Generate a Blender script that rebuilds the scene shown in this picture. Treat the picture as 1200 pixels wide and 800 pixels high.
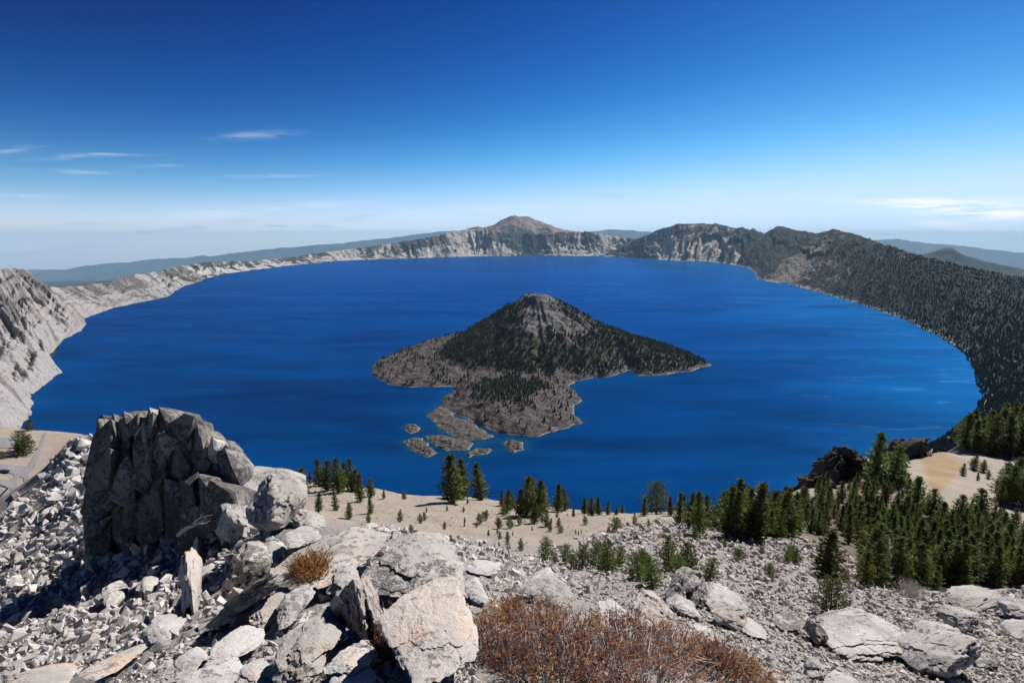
import bpy, bmesh, math, random
import numpy as np
from mathutils import Vector

for o in list(bpy.data.objects):
    bpy.data.objects.remove(o)
SC = bpy.context.scene
COL = SC.collection
rng = np.random.default_rng(7)
random.seed(7)
PI = math.pi

# ------------------------------------------------------------------ camera
F = 640.0                      # focal length in pixels of the 1200 px wide photograph
HOR = 278.0                    # row of the eye level
PITCH = math.atan((400 - HOR) / F)
CP, SP = math.cos(PITCH), math.sin(PITCH)
H = 500.0                      # eye above the lake, metres
cam = bpy.data.cameras.new('camera')
cam.sensor_width = 36.0
cam.lens = 36.0 * F / 1200.0
cam.clip_start = 0.2
cam.clip_end = 300000.0
camo = bpy.data.objects.new('camera', cam)
camo.location = (0, 0, 0)
camo.rotation_euler = (PI / 2 - PITCH, 0, 0)
COL.objects.link(camo)
SC.camera = camo

# ------------------------------------------------------------------ light
SUN_AZ = math.radians(42)      # to the right of the view direction
SUN_EL = math.radians(42)
SUN_DIR = Vector((math.sin(SUN_AZ) * math.cos(SUN_EL), math.cos(SUN_AZ) * math.cos(SUN_EL), math.sin(SUN_EL)))
sun = bpy.data.lights.new('sun', 'SUN')
sun.energy = 5.0
sun.angle = math.radians(0.53)
sun.color = (1.0, 0.955, 0.89)
suno = bpy.data.objects.new('sun', sun)
suno.rotation_euler = (-SUN_DIR).to_track_quat('-Z', 'Y').to_euler()
COL.objects.link(suno)
SC.view_settings.view_transform = 'Standard'
SC.view_settings.look = 'None'
SC.view_settings.exposure = 0.5
SC.view_settings.gamma = 1.0
SC.view_settings.use_curve_mapping = False
SC.cycles.use_denoising = True
SC.cycles.max_bounces = 5
SC.cycles.diffuse_bounces = 1
SC.cycles.glossy_bounces = 2
SC.cycles.transmission_bounces = 2
SC.cycles.volume_bounces = 0
SC.cycles.use_adaptive_sampling = True
SC.cycles.adaptive_threshold = 0.02


def nd(nt, typ, ins=None, **props):
    n = nt.nodes.new(typ)
    for k, v in props.items():
        setattr(n, k, v)
    for k, v in (ins or {}).items():
        s = n.inputs[k]
        if hasattr(v, 'is_output'):
            nt.links.new(v, s)
        else:
            s.default_value = v
    return n


def mth(nt, op, a, b=None, c=None, clamp=False):
    n = nt.nodes.new('ShaderNodeMath')
    n.operation = op
    n.use_clamp = clamp
    for i, v in enumerate((a, b, c)):
        if v is None:
            continue
        if hasattr(v, 'is_output'):
            nt.links.new(v, n.inputs[i])
        else:
            n.inputs[i].default_value = v
    return n.outputs[0]


def mixc(nt, fac, a, b, blend='MIX'):
    n = nt.nodes.new('ShaderNodeMix')
    n.data_type = 'RGBA'
    n.blend_type = blend
    for k, v in ((0, fac), (6, a), (7, b)):
        if hasattr(v, 'is_output'):
            nt.links.new(v, n.inputs[k])
        else:
            n.inputs[k].default_value = v if k == 0 else (tuple(v) + (1,))[:4]
    return n.outputs[2]


def sstep(nt, x, lo, hi):
    n = nt.nodes.new('ShaderNodeMapRange')
    n.interpolation_type = 'SMOOTHSTEP'
    nt.links.new(x, n.inputs[0])
    n.inputs[1].default_value = lo
    n.inputs[2].default_value = hi
    return n.outputs[0]


def noise(nt, vec, scale, detail=4, rough=0.55, dist=0.0):
    n = nd(nt, 'ShaderNodeTexNoise', {'Scale': scale, 'Detail': detail, 'Roughness': rough, 'Distortion': dist})
    if vec is not None:
        nt.links.new(vec, n.inputs['Vector'])
    return n.outputs['Fac']


# ------------------------------------------------------------------ pixel <-> place
def ray(px, py):
    xc = (px - 600.0) / F
    yc = (400.0 - py) / F
    return np.array([xc, CP + yc * SP, yc * CP - SP])


def at(px, py, D):
    return ray(px, py) * D


def on_z(px, py, z):
    r = ray(px, py)
    return r * (z / r[2])


def to_px(P):
    P = np.atleast_2d(P)
    d = P[:, 1] * CP - P[:, 2] * SP
    u = P[:, 1] * SP + P[:, 2] * CP
    return np.stack([600 + F * P[:, 0] / d, 400 - F * u / d], 1), d


# ------------------------------------------------------------------ world
world = bpy.data.worlds.new('World')
SC.world = world
world.use_nodes = True
nt = world.node_tree
nt.nodes.clear()
tc = nd(nt, 'ShaderNodeTexCoord')
sep = nd(nt, 'ShaderNodeSeparateXYZ', {0: tc.outputs['Generated']})
sky = nd(nt, 'ShaderNodeTexSky')
sky.sky_type = 'NISHITA'
sky.sun_disc = False
sky.sun_elevation = SUN_EL
sky.sun_rotation = SUN_AZ
sky.altitude = 2400
sky.air_density = 1.0
sky.dust_density = 0.8
sky.ozone_density = 2.2
# from a summit the sky goes on below eye level down to the true horizon: hold the lookup at the horizon there
sky.texture_mapping.use_min = True
sky.texture_mapping.use_max = True
sky.texture_mapping.min = (-2, -2, 0.03)
sky.texture_mapping.max = (2, 2, 2)
hs = nd(nt, 'ShaderNodeHueSaturation', {'Saturation': 1.1, 'Value': 1.0, 'Color': sky.outputs[0]})
# deep polarised blue overhead, pale at the horizon
sr = nd(nt, 'ShaderNodeSeparateColor', {0: hs.outputs[0]})
SKS = 0.085
chan = []
for i, (c, g, a, L) in enumerate(((.43, 3.8, .9, .62), (.575, 3.0, 1.35, .9), (.62, 2.7, 1.3, 1.0))):
    x = mth(nt, 'MULTIPLY', mth(nt, 'POWER', mth(nt, 'MULTIPLY', sr.outputs[i], SKS / c), g), -a / L)
    chan.append(mth(nt, 'MULTIPLY', mth(nt, 'SUBTRACT', 1.0, mth(nt, 'EXPONENT', x)), L / SKS))
SKYCOL = nd(nt, 'ShaderNodeCombineColor', {0: mth(nt, 'MULTIPLY', chan[0], 1.02), 1: chan[1], 2: mth(nt, 'ADD', mth(nt, 'MULTIPLY', chan[2], .76), mth(nt, 'MULTIPLY', chan[1], .62))}).outputs[0]
# milky air low over the horizon, the same all round
glow = mth(nt, 'EXPONENT', mth(nt, 'MULTIPLY', mth(nt, 'MAXIMUM', sep.outputs[2], 0.0), -26.0))
SKYCOL = mixc(nt, mth(nt, 'MULTIPLY', glow, .62), SKYCOL, (9.6, 10.6, 11.4))
# thin high cirrus, laid out by bearing and height above the horizon
az = mth(nt, 'ARCTAN2', sep.outputs[0], sep.outputs[1])
el = mth(nt, 'ARCSINE', sep.outputs[2])
sv = nd(nt, 'ShaderNodeCombineXYZ', {0: mth(nt, 'MULTIPLY', az, 6.0), 1: mth(nt, 'MULTIPLY', el, 60.0), 2: 3.7})
fil = noise(nt, sv.outputs[0], 2.2, 7, 0.62, 0.6)
wrp = noise(nt, sv.outputs[0], 0.9, 3, 0.5)
elw = mth(nt, 'ADD', el, mth(nt, 'MULTIPLY', mth(nt, 'SUBTRACT', wrp, 0.5), 0.022))


def streaks(items):
    tot = None
    for (px, py, lx, ly, tilt, st) in items:
        r = ray(px, py)
        a0 = math.atan2(r[0], r[1])
        e0 = math.atan2(r[2], math.hypot(r[0], r[1]))
        k = math.cos(a0) ** 2 * 0.9 + 0.1
        da = mth(nt, 'SUBTRACT', az, a0)
        de = mth(nt, 'SUBTRACT', mth(nt, 'SUBTRACT', elw, e0), mth(nt, 'MULTIPLY', da, tilt))
        q = mth(nt, 'ADD', mth(nt, 'POWER', mth(nt, 'MULTIPLY', da, F / lx / k), 2.0),
                mth(nt, 'POWER', mth(nt, 'MULTIPLY', de, F / ly / max(k, .5)), 2.0))
        g = mth(nt, 'MULTIPLY', mth(nt, 'EXPONENT', mth(nt, 'MULTIPLY', q, -1.0)), st)
        tot = g if tot is None else mth(nt, 'ADD', tot, g)
    return tot


white = streaks([(302, 160, 38, 4.2, .12, 0.27), (112, 185, 50, 2.4, .12, 0.25), (78, 203, 55, 3.0, .02, 0.23), (18, 177, 24, 3.0, .2, 0.25),
                 (185, 197, 30, 2.4, .1, 0.15), (320, 206, 60, 2.4, .08, 0.13), (1075, 237, 70, 4, -.03, .9), (1150, 244, 70, 8, -.05, 1.0),
                 (1165, 266, 45, 5, -.06, .8), (1105, 260, 26, 3, -.04, .7), (1190, 254, 50, 7, 0, .9), (810, 228, 25, 2.5, 0, .25),
                 (20, 228, 40, 3, .05, .4), (60, 290, 90, 8, .03, .3), (560, 246, 90, 3, .05, .2), (300, 245, 120, 5, .1, .25)])
dark = streaks([(205, 270, 55, 3.2, .12, .6), (265, 259, 40, 2.5, .1, .45), (325, 265, 16, 2.2, .02, .55), (378, 265, 14, 2, .0, .45),
                (20, 298, 36, 3, .06, .4), (95, 290, 50, 3, .08, .35), (720, 231, 20, 2, 0, .35), (425, 255, 26, 2, .1, .3), (120, 262, 60, 3, .1, .25)])
fm = sstep(nt, fil, 0.33, 0.62)
wf = mth(nt, 'MULTIPLY', white, fm, clamp=True)
df = mth(nt, 'MULTIPLY', dark, fm, clamp=True)
cirrus = mixc(nt, wf, SKYCOL, (13.0, 13.4, 13.8))
cirrus = mixc(nt, df, cirrus, (3.4, 5.0, 7.4))
bg = nd(nt, 'ShaderNodeBackground', {'Color': cirrus, 'Strength': 0.06})
world.cycles.sampling_method = 'MANUAL'
world.cycles.sample_map_resolution = 512
wo = nd(nt, 'ShaderNodeOutputWorld', {'Surface': bg.outputs[0]})


# ------------------------------------------------------------------ numpy noise
def _hash(ix, iy, iz, seed):
    h = (ix.astype(np.int64) * 374761393 + iy.astype(np.int64) * 668265263 + iz.astype(np.int64) * 2147483647 + seed * 1274126177) & 0xffffffff
    h = ((h ^ (h >> 13)) * 1274126177) & 0xffffffff
    h = ((h ^ (h >> 16)) * 2246822519) & 0xffffffff
    h = h ^ (h >> 15)
    return (h & 0xffffff) / float(0x1000000)


def vnoise(P, seed=0):
    P = np.asarray(P, float)
    i = np.floor(P)
    f = P - i
    i = i.astype(np.int64)
    f = f * f * f * (f * (f * 6 - 15) + 10)
    out = 0
    for dx in (0, 1):
        wx = f[..., 0] if dx else 1 - f[..., 0]
        for dy in (0, 1):
            wy = f[..., 1] if dy else 1 - f[..., 1]
            for dz in (0, 1):
                wz = f[..., 2] if dz else 1 - f[..., 2]
                out = out + wx * wy * wz * _hash(i[..., 0] + dx, i[..., 1] + dy, i[..., 2] + dz, seed)
    return out * 2 - 1


def fbm(P, octv=4, seed=0, gain=.5, lac=2.03):
    P = np.asarray(P, float)
    a, t, n = 1.0, 0, 0
    for k in range(octv):
        t = t + a * vnoise(P + 17.3 * k, seed + k)
        n += a
        a *= gain
        P = P * lac
    return t / n


def ridged(P, octv=4, seed=0, gain=.5, lac=2.03):
    P = np.asarray(P, float)
    a, t, n = 1.0, 0, 0
    for k in range(octv):
        t = t + a * (1 - np.abs(vnoise(P + 11.1 * k, seed + k)) * 2)
        n += a
        a *= gain
        P = P * lac
    return t / n


def v3(*a):
    return np.stack(np.broadcast_arrays(*a), -1)


def in_poly(P, poly):
    poly = np.asarray(poly, float)
    x, y = P[:, 0], P[:, 1]
    c = np.zeros(len(P), bool)
    j = len(poly) - 1
    for i in range(len(poly)):
        xi, yi = poly[i]
        xj, yj = poly[j]
        with np.errstate(divide='ignore', invalid='ignore'):
            cond = ((yi > y) != (yj > y)) & (x < (xj - xi) * (y - yi) / (yj - yi + 1e-12) + xi)
        c ^= cond
        j = i
    return c


def poly_dist(P, poly):
    poly = np.asarray(poly, float)
    d = np.full(len(P), 1e18)
    for i in range(len(poly)):
        a, b = poly[i], poly[(i + 1) % len(poly)]
        ab = b - a
        t = np.clip(((P - a) @ ab) / (ab @ ab + 1e-12), 0, 1)
        q = P - (a + t[:, None] * ab)
        d = np.minimum(d, (q * q).sum(1))
    return np.sqrt(d)


# ------------------------------------------------------------------ mesh helpers
def mesh_np(name, V, Fc, mat=None, smooth=True, attrs=None, sharp=None):
    V = np.asarray(V, np.float32)
    me = bpy.data.meshes.new(name)
    if not isinstance(Fc, (list, tuple)):
        Fc = [Fc]
    Fc = [np.asarray(f, np.int32) for f in Fc if len(f)]
    nl = sum(f.size for f in Fc)
    nf = sum(len(f) for f in Fc)
    me.vertices.add(len(V))
    me.vertices.foreach_set('co', V.ravel())
    me.loops.add(nl)
    me.loops.foreach_set('vertex_index', np.concatenate([f.ravel() for f in Fc]))
    me.polygons.add(nf)
    tot = np.concatenate([np.full(len(f), f.shape[1], np.int32) for f in Fc])
    st = np.concatenate([[0], np.cumsum(tot)[:-1]]).astype(np.int32)
    me.polygons.foreach_set('loop_start', st)
    me.polygons.foreach_set('loop_total', tot)
    me.update(calc_edges=True)
    me.polygons.foreach_set('use_smooth', np.full(nf, smooth, bool))
    for k, v in (attrs or {}).items():
        v = np.asarray(v, np.float32)
        if v.ndim == 1:
            a = me.attributes.new(k, 'FLOAT', 'POINT')
            a.data.foreach_set('value', v)
        else:
            a = me.attributes.new(k, 'FLOAT_COLOR', 'POINT')
            a.data.foreach_set('color', np.concatenate([v, np.ones((len(v), 1), np.float32)], 1).ravel())
    if sharp is not None:
        me.set_sharp_from_angle(angle=sharp)
    if mat is not None:
        me.materials.append(mat)
    me.validate()
    return me


def link(name, me, parent=None, loc=None):
    o = bpy.data.objects.new(name, me)
    COL.objects.link(o)
    if loc is not None:
        o.location = loc
    if parent is not None:
        o.parent = parent
    return o


def tag(o, label=None, cat=None, group=None, kind=None):
    if label:
        o['label'] = label
    if cat:
        o['category'] = cat
    if group:
        o['group'] = group
    if kind:
        o['kind'] = kind
    return o


def grid_faces(nr, nc):
    i = np.arange(nr * nc).reshape(nr, nc)
    return np.stack([i[:-1, :-1], i[:-1, 1:], i[1:, 1:], i[1:, :-1]], -1).reshape(-1, 4)


def new_mat(name):
    m = bpy.data.materials.new(name)
    m.use_nodes = True
    t = m.node_tree
    t.nodes.clear()
    out = nd(t, 'ShaderNodeOutputMaterial')
    p = nd(t, 'ShaderNodeBsdfPrincipled', {'Roughness': 0.9, 'Specular IOR Level': 0.15})
    t.links.new(p.outputs[0], out.inputs[0])
    return m, t, p


def attr(t, name):
    return nd(t, 'ShaderNodeAttribute', attribute_name=name).outputs['Fac']


def bump(t, p, h, strength, dist):
    b = nd(t, 'ShaderNodeBump', {'Strength': strength, 'Distance': dist, 'Height': h})
    t.links.new(b.outputs[0], p.inputs['Normal'])


# ------------------------------------------------------------------ materials
def rock_material(name, A, B, C, dark, sc=1.0, lich=0.56, bdist=0.035, spread=0.5):
    A, B, C, dark = [[x * .74 for x in q] for q in (A, B, C, dark)]
    m, t, p = new_mat(name)
    co = nd(t, 'ShaderNodeTexCoord').outputs['Object']
    oi = nd(t, 'ShaderNodeObjectInfo')
    rnd = oi.outputs['Random']
    off = nd(t, 'ShaderNodeVectorMath', {0: co, 1: nd(t, 'ShaderNodeCombineXYZ', {0: mth(t, 'MULTIPLY', rnd, 91.0), 1: mth(t, 'MULTIPLY', rnd, 37.0), 2: 0.0}).outputs[0]}, operation='ADD').outputs[0]
    n1 = noise(t, off, 1.1 * sc, 5, .6)
    n2 = noise(t, off, 2.3 * sc, 4, .6, .8)
    n3 = noise(t, off, 9.0 * sc, 6, .7)
    n4 = noise(t, off, 38.0 * sc, 4, .7)
    n5 = noise(t, off, 0.7 * sc, 3, .5)
    c = mixc(t, sstep(t, n1, .38, .62), A, B)
    c = mixc(t, mth(t, 'MULTIPLY', sstep(t, n2, .52, .68), .75), c, C)
    # lichen: dark specks gathered in patches
    lm = mth(t, 'MULTIPLY', sstep(t, mth(t, 'ADD', n3, mth(t, 'MULTIPLY', mth(t, 'SUBTRACT', n5, .5), spread)), lich, lich + .07), sstep(t, n4, .36, .5))
    c = mixc(t, mth(t, 'MULTIPLY', lm, .85), c, dark)
    # iron stained and pale flecks
    c = mixc(t, mth(t, 'MULTIPLY', sstep(t, noise(t, off, .9 * sc, 5, .7, 1.2), .46, .66), .55), c, [x * .62 for x in B])
    c = mixc(t, mth(t, 'MULTIPLY', sstep(t, n4, .6, .7), .35), c, (.46, .44, .42))
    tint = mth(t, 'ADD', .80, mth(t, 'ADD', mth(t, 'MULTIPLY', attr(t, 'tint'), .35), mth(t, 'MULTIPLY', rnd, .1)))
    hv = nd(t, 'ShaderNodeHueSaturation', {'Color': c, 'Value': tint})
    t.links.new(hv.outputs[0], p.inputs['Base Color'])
    hh = mth(t, 'ADD', mth(t, 'MULTIPLY', n3, 1.0), mth(t, 'ADD', mth(t, 'MULTIPLY', n4, .35), mth(t, 'MULTIPLY', noise(t, off, 120 * sc, 3, .6), .12)))
    bump(t, p, hh, 0.85, bdist)
    return m


M_pale = rock_material('pale andesite', (.58, .545, .52), (.46, .435, .42), (.58, .475, .42), (.13, .125, .125), lich=.55, spread=.6)
M_grey = rock_material('lichened grey andesite', (.46, .435, .405), (.54, .505, .47), (.54, .44, .37), (.085, .085, .08), lich=.50, spread=.7)
M_warm = rock_material('iron stained andesite', (.58, .50, .45), (.50, .455, .425), (.60, .41, .31), (.13, .12, .11), lich=.56)
M_crag = rock_material('weathered crag rock', (.33, .305, .28), (.20, .188, .178), (.46, .39, .32), (.05, .05, .05), sc=.45, lich=.49, bdist=.09, spread=.6)
M_scree = rock_material('scree rock', (.70, .65, .62), (.58, .535, .51), (.68, .55, .48), (.22, .2, .195), sc=.9, lich=.60, bdist=.02)
M_talus = rock_material('talus rock', (.72, .68, .66), (.58, .55, .535), (.66, .57, .52), (.22, .21, .205), sc=.6, lich=.60, bdist=.03)
M_darkcliff = rock_material('dark cliff rock', (.085, .08, .075), (.06, .057, .055), (.12, .10, .085), (.03, .03, .03), sc=.12, lich=.5, bdist=.3)


def terrain_material(name, rockA, rockB, rockC, forest, fsc, bsc, bd, pale_shore=0.0, fthr=.5):
    """rock and scree with patches of forest; attributes: forest (bias), up (0 shore .. 1 crest), streak"""
    rockA, rockB, rockC = [[x * .72 for x in q] for q in (rockA, rockB, rockC)]
    m, t, p = new_mat(name)
    g = nd(t, 'ShaderNodeNewGeometry')
    pos = g.outputs['Position']
    n1 = noise(t, pos, fsc, 6, .65)
    n2 = noise(t, pos, fsc * 6, 5, .65)
    n3 = noise(t, pos, fsc * 30, 3, .6)
    stk = attr(t, 'streak')
    c = mixc(t, sstep(t, mth(t, 'ADD', stk, mth(t, 'MULTIPLY', mth(t, 'SUBTRACT', n2, .5), .5)), .40, .62), rockA, rockB)
    c = mixc(t, mth(t, 'MULTIPLY', sstep(t, n1, .5, .66), .6), c, rockC)
    c = mixc(t, mth(t, 'MULTIPLY', sstep(t, n3, .5, .7), .35), c, [x * .55 for x in rockA])
    fo = attr(t, 'forest')
    fm = sstep(t, mth(t, 'ADD', mth(t, 'ADD', fo, mth(t, 'MULTIPLY', mth(t, 'SUBTRACT', n1, .5), 1.1)), mth(t, 'MULTIPLY', mth(t, 'SUBTRACT', n2, .5), 1.3)), fthr - .05, fthr + .07)
    fc = mixc(t, sstep(t, n3, .35, .65), forest, [x * 1.7 for x in forest])
    c = mixc(t, fm, c, fc)
    if pale_shore > 0:
        up = attr(t, 'up')
        sm = mth(t, 'MULTIPLY', mth(t, 'SUBTRACT', 1.0, sstep(t, mth(t, 'ADD', up, mth(t, 'MULTIPLY', mth(t, 'SUBTRACT', n2, .5), pale_shore * 4.5)), pale_shore * .2, pale_shore * .8)), .8)
        c = mixc(t, sm, c, (.31, .285, .255))
    t.links.new(c, p.inputs['Base Color'])
    p.inputs['Specular IOR Level'].default_value = 0.05
    bump(t, p, mth(t, 'ADD', n2, mth(t, 'MULTIPLY', n3, .4)), .9, bd)
    return m


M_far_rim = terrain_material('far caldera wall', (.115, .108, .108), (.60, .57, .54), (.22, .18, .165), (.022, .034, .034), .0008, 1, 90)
M_left_wall = terrain_material('near caldera wall', (.19, .178, .178), (.47, .44, .43), (.34, .27, .245), (.04, .047, .03), .0035, 1, 28, .03)
M_right_wall = terrain_material('wooded caldera wall', (.075, .072, .074), (.26, .24, .225), (.12, .102, .096), (.013, .022, .023), .0022, 1, 40, .05, fthr=.40)  # bluish forest tone: the blue of hazy air put into the colour
M_peak = terrain_material('volcano slopes', (.27, .21, .185), (.38, .30, .26), (.30, .22, .19), (.03, .045, .032), .0009, 1, 80)
M_hills = terrain_material('distant wooded hills', (.09, .095, .09), (.12, .12, .115), (.09, .095, .09), (.022, .032, .038), .0003, 1, 60, fthr=.2)
M_island = terrain_material('island ground', (.14, .120, .117), (.25, .235, .225), (.18, .150, .142), (.045, .05, .028), .007, 1, 8, .03, fthr=.6)
M_islet = terrain_material('islet lava', (.14, .125, .115), (.20, .18, .165), (.17, .15, .135), (.07, .075, .045), .012, 1, 5, .35, fthr=.7)


def water_material():
    m, t, p = new_mat('lake water')
    g = nd(t, 'ShaderNodeNewGeometry')
    pos = g.outputs['Position']
    mp = nd(t, 'ShaderNodeMapping', {'Vector': pos, 'Scale': (1, 3.0, 1), 'Rotation': (0, 0, .25)}).outputs[0]
    n1 = noise(t, mp, .0012, 5, .6, .6)
    n2 = noise(t, mp, .006, 5, .6)
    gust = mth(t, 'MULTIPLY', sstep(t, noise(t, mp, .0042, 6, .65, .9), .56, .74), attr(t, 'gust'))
    sh = attr(t, 'shallow')
    deep = mixc(t, sstep(t, n1, .22, .76), (.0001, .015, .072), (.0002, .045, .18))
    deep = mixc(t, mth(t, 'MULTIPLY', sstep(t, n2, .45, .8), .25), deep, (.0005, .06, .20))
    shc = mixc(t, sstep(t, n2, .3, .65), (.002, .034, .06), (.008, .065, .07))
    c = mixc(t, mth(t, 'MULTIPLY', sstep(t, mth(t, 'ADD', sh, mth(t, 'MULTIPLY', mth(t, 'SUBTRACT', n2, .5), .5)), .15, .95), .85), deep, shc)
    c = mixc(t, mth(t, 'MULTIPLY', gust, .65), c, (.08, .17, .34))  # paler blue puts the sheen of wind-ruffled water into the colour
    w = nd(t, 'ShaderNodeMapping', {'Vector': pos, 'Scale': (1, 1.8, 1), 'Rotation': (0, 0, .3)}).outputs[0]
    b = nd(t, 'ShaderNodeBump', {'Strength': .25, 'Distance': 2.5, 'Height': mth(t, 'ADD', noise(t, w, .05, 4, .6), mth(t, 'MULTIPLY', noise(t, w, .6, 2, .5), .12))})
    dif = nd(t, 'ShaderNodeBsdfDiffuse', {'Color': c, 'Normal': b.outputs[0]})
    glo = nd(t, 'ShaderNodeBsdfGlossy', {'Color': (.03, .42, 1.0, 1), 'Normal': b.outputs[0]})
    t.links.new(mth(t, 'ADD', .16, mth(t, 'MULTIPLY', n1, .12)), glo.inputs['Roughness'])
    fr = nd(t, 'ShaderNodeFresnel', {'IOR': 1.33})
    mx = nd(t, 'ShaderNodeMixShader', {0: mth(t, 'MULTIPLY', fr.outputs[0], .5), 1: dif.outputs[0], 2: glo.outputs[0]})
    out_ = [x for x in t.nodes if x.type == 'OUTPUT_MATERIAL'][0]
    t.links.new(mx.outputs[0], out_.inputs[0])
    t.nodes.remove(p)
    return m


M_water = water_material()


def ground_material():
    m, t, p = new_mat('summit ground')
    g = nd(t, 'ShaderNodeNewGeometry')
    pos = g.outputs['Position']
    n1 = noise(t, pos, .12, 5, .6)
    n2 = noise(t, pos, 1.4, 5, .65)
    n3 = noise(t, pos, 9, 4, .7)
    vo = nd(t, 'ShaderNodeTexVoronoi', {'Vector': pos, 'Scale': 5.0}, feature='F1')
    sand = mixc(t, sstep(t, n1, .35, .65), (0.280, 0.228, 0.188), (0.318, 0.267, 0.224))
    sand = mixc(t, mth(t, 'MULTIPLY', sstep(t, n2, .48, .66), .8), sand, (0.242, 0.202, 0.170))
    ochre = mixc(t, sstep(t, n1, .3, .7), (0.244, 0.170, 0.092), (0.296, 0.215, 0.126))
    grit = mixc(t, sstep(t, n2, .35, .65), (0.266, 0.240, 0.222), (0.318, 0.289, 0.266))
    grit = mixc(t, mth(t, 'MULTIPLY', sstep(t, vo.outputs['Distance'], .1, .5), .3), grit, (0.148, 0.133, 0.122))
    duff = mixc(t, sstep(t, n3, .35, .65), (0.089, 0.067, 0.048), (0.163, 0.126, 0.092))
    s = sstep(t, mth(t, 'ADD', attr(t, 'sand'), mth(t, 'MULTIPLY', mth(t, 'SUBTRACT', n2, .5), .35)), .35, .65)
    c = mixc(t, s, grit, sand)
    c = mixc(t, sstep(t, mth(t, 'ADD', attr(t, 'ochre'), mth(t, 'MULTIPLY', mth(t, 'SUBTRACT', n2, .5), .35)), .35, .65), c, ochre)
    c = mixc(t, sstep(t, mth(t, 'ADD', attr(t, 'duff'), mth(t, 'MULTIPLY', mth(t, 'SUBTRACT', n2, .5), .5)), .35, .65), c, duff)
    c = mixc(t, mth(t, 'MULTIPLY', sstep(t, n3, .58, .68), .4), c, (0.148, 0.126, 0.107))
    t.links.new(c, p.inputs['Base Color'])
    bump(t, p, mth(t, 'ADD', n3, mth(t, 'MULTIPLY', n2, 2.0)), .8, .09)
    return m


M_ground = ground_material()


def leaf_material(name, A, B, sc=2.0, trans=.0):
    m, t, p = new_mat(name)
    oi = nd(t, 'ShaderNodeObjectInfo')
    co = nd(t, 'ShaderNodeTexCoord').outputs['Object']
    n = noise(t, co, sc, 3, .6)
    c = mixc(t, sstep(t, mth(t, 'ADD', n, mth(t, 'MULTIPLY', mth(t, 'SUBTRACT', attr(t, 'tint'), .5), .6)), .25, .75), A, B)
    hv = nd(t, 'ShaderNodeHueSaturation', {'Color': c, 'Value': mth(t, 'ADD', .65, mth(t, 'MULTIPLY', oi.outputs['Random'], .75)),
                                         'Hue': mth(t, 'ADD', .475, mth(t, 'MULTIPLY', oi.outputs['Random'], .045))})
    t.links.new(hv.outputs[0], p.inputs['Base Color'])
    p.inputs['Roughness'].default_value = .7
    p.inputs['Specular IOR Level'].default_value = .2
    if trans:
        tr = nd(t, 'ShaderNodeBsdfTranslucent', {'Color': hv.outputs[0]})
        mx = nd(t, 'ShaderNodeMixShader', {0: trans, 1: p.outputs[0], 2: tr.outputs[0]})
        out = [x for x in t.nodes if x.type == 'OUTPUT_MATERIAL'][0]
        t.links.new(mx.outputs[0], out.inputs[0])
    return m


M_needle = leaf_material('conifer needles', (.055, .080, .02), (.165, .19, .052), 1.5, .4)
M_needle_far = leaf_material('far conifer needles', (.012, .022, .019), (.026, .039, .032), .02)  # needle colour also carries the blue of the haze
M_needle_isl = leaf_material('island conifer needles', (.026, .036, .018), (.075, .082, .038), .01)
M_deadwood_far = leaf_material('grey dead timber', (.085, .072, .068), (.15, .128, .122), .05)
M_rust = leaf_material('dry rust leaves', (.32, .12, .045), (.52, .28, .12), 14., .35)
M_straw = leaf_material('dry straw stems', (.24, .105, .045), (.40, .22, .10), 10.)
M_twig = leaf_material('bare twigs', (.26, .20, .18), (.42, .36, .34), 12.)
M_bark = leaf_material('conifer bark', (.10, .075, .06), (.17, .14, .12), 6.)
M_bleached = leaf_material('bleached wood', (.42, .39, .36), (.56, .52, .47), 5.)


def flat_material(name, col, rough=.6, spec=.3, metal=0.0, nz=.0):
    m, t, p = new_mat(name)
    co = nd(t, 'ShaderNodeTexCoord').outputs['Object']
    n = noise(t, co, 3.0, 5, .65)
    c = mixc(t, sstep(t, n, .35, .65), [x * (1 - nz) for x in col], [x * (1 + nz) for x in col])
    t.links.new(c, p.inputs['Base Color'])
    p.inputs['Roughness'].default_value = rough
    p.inputs['Specular IOR Level'].default_value = spec
    p.inputs['Metallic'].default_value = metal
    return m


M_asphalt = flat_material('weathered asphalt', (.20, .195, .20), .9, .2, 0, .1)
M_kerb = flat_material('pale kerb stone', (.42, .38, .36), .9, .2, 0, .08)
M_carpaint = flat_material('dark car paint', (.02, .022, .03), .3, .5)
M_glass = flat_material('car glass', (.03, .035, .04), .08, .6)
M_rubber = flat_material('rubber', (.02, .02, .02), .8, .2)
M_lamp = flat_material('lamp lens', (.5, .5, .48), .2, .5)

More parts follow.
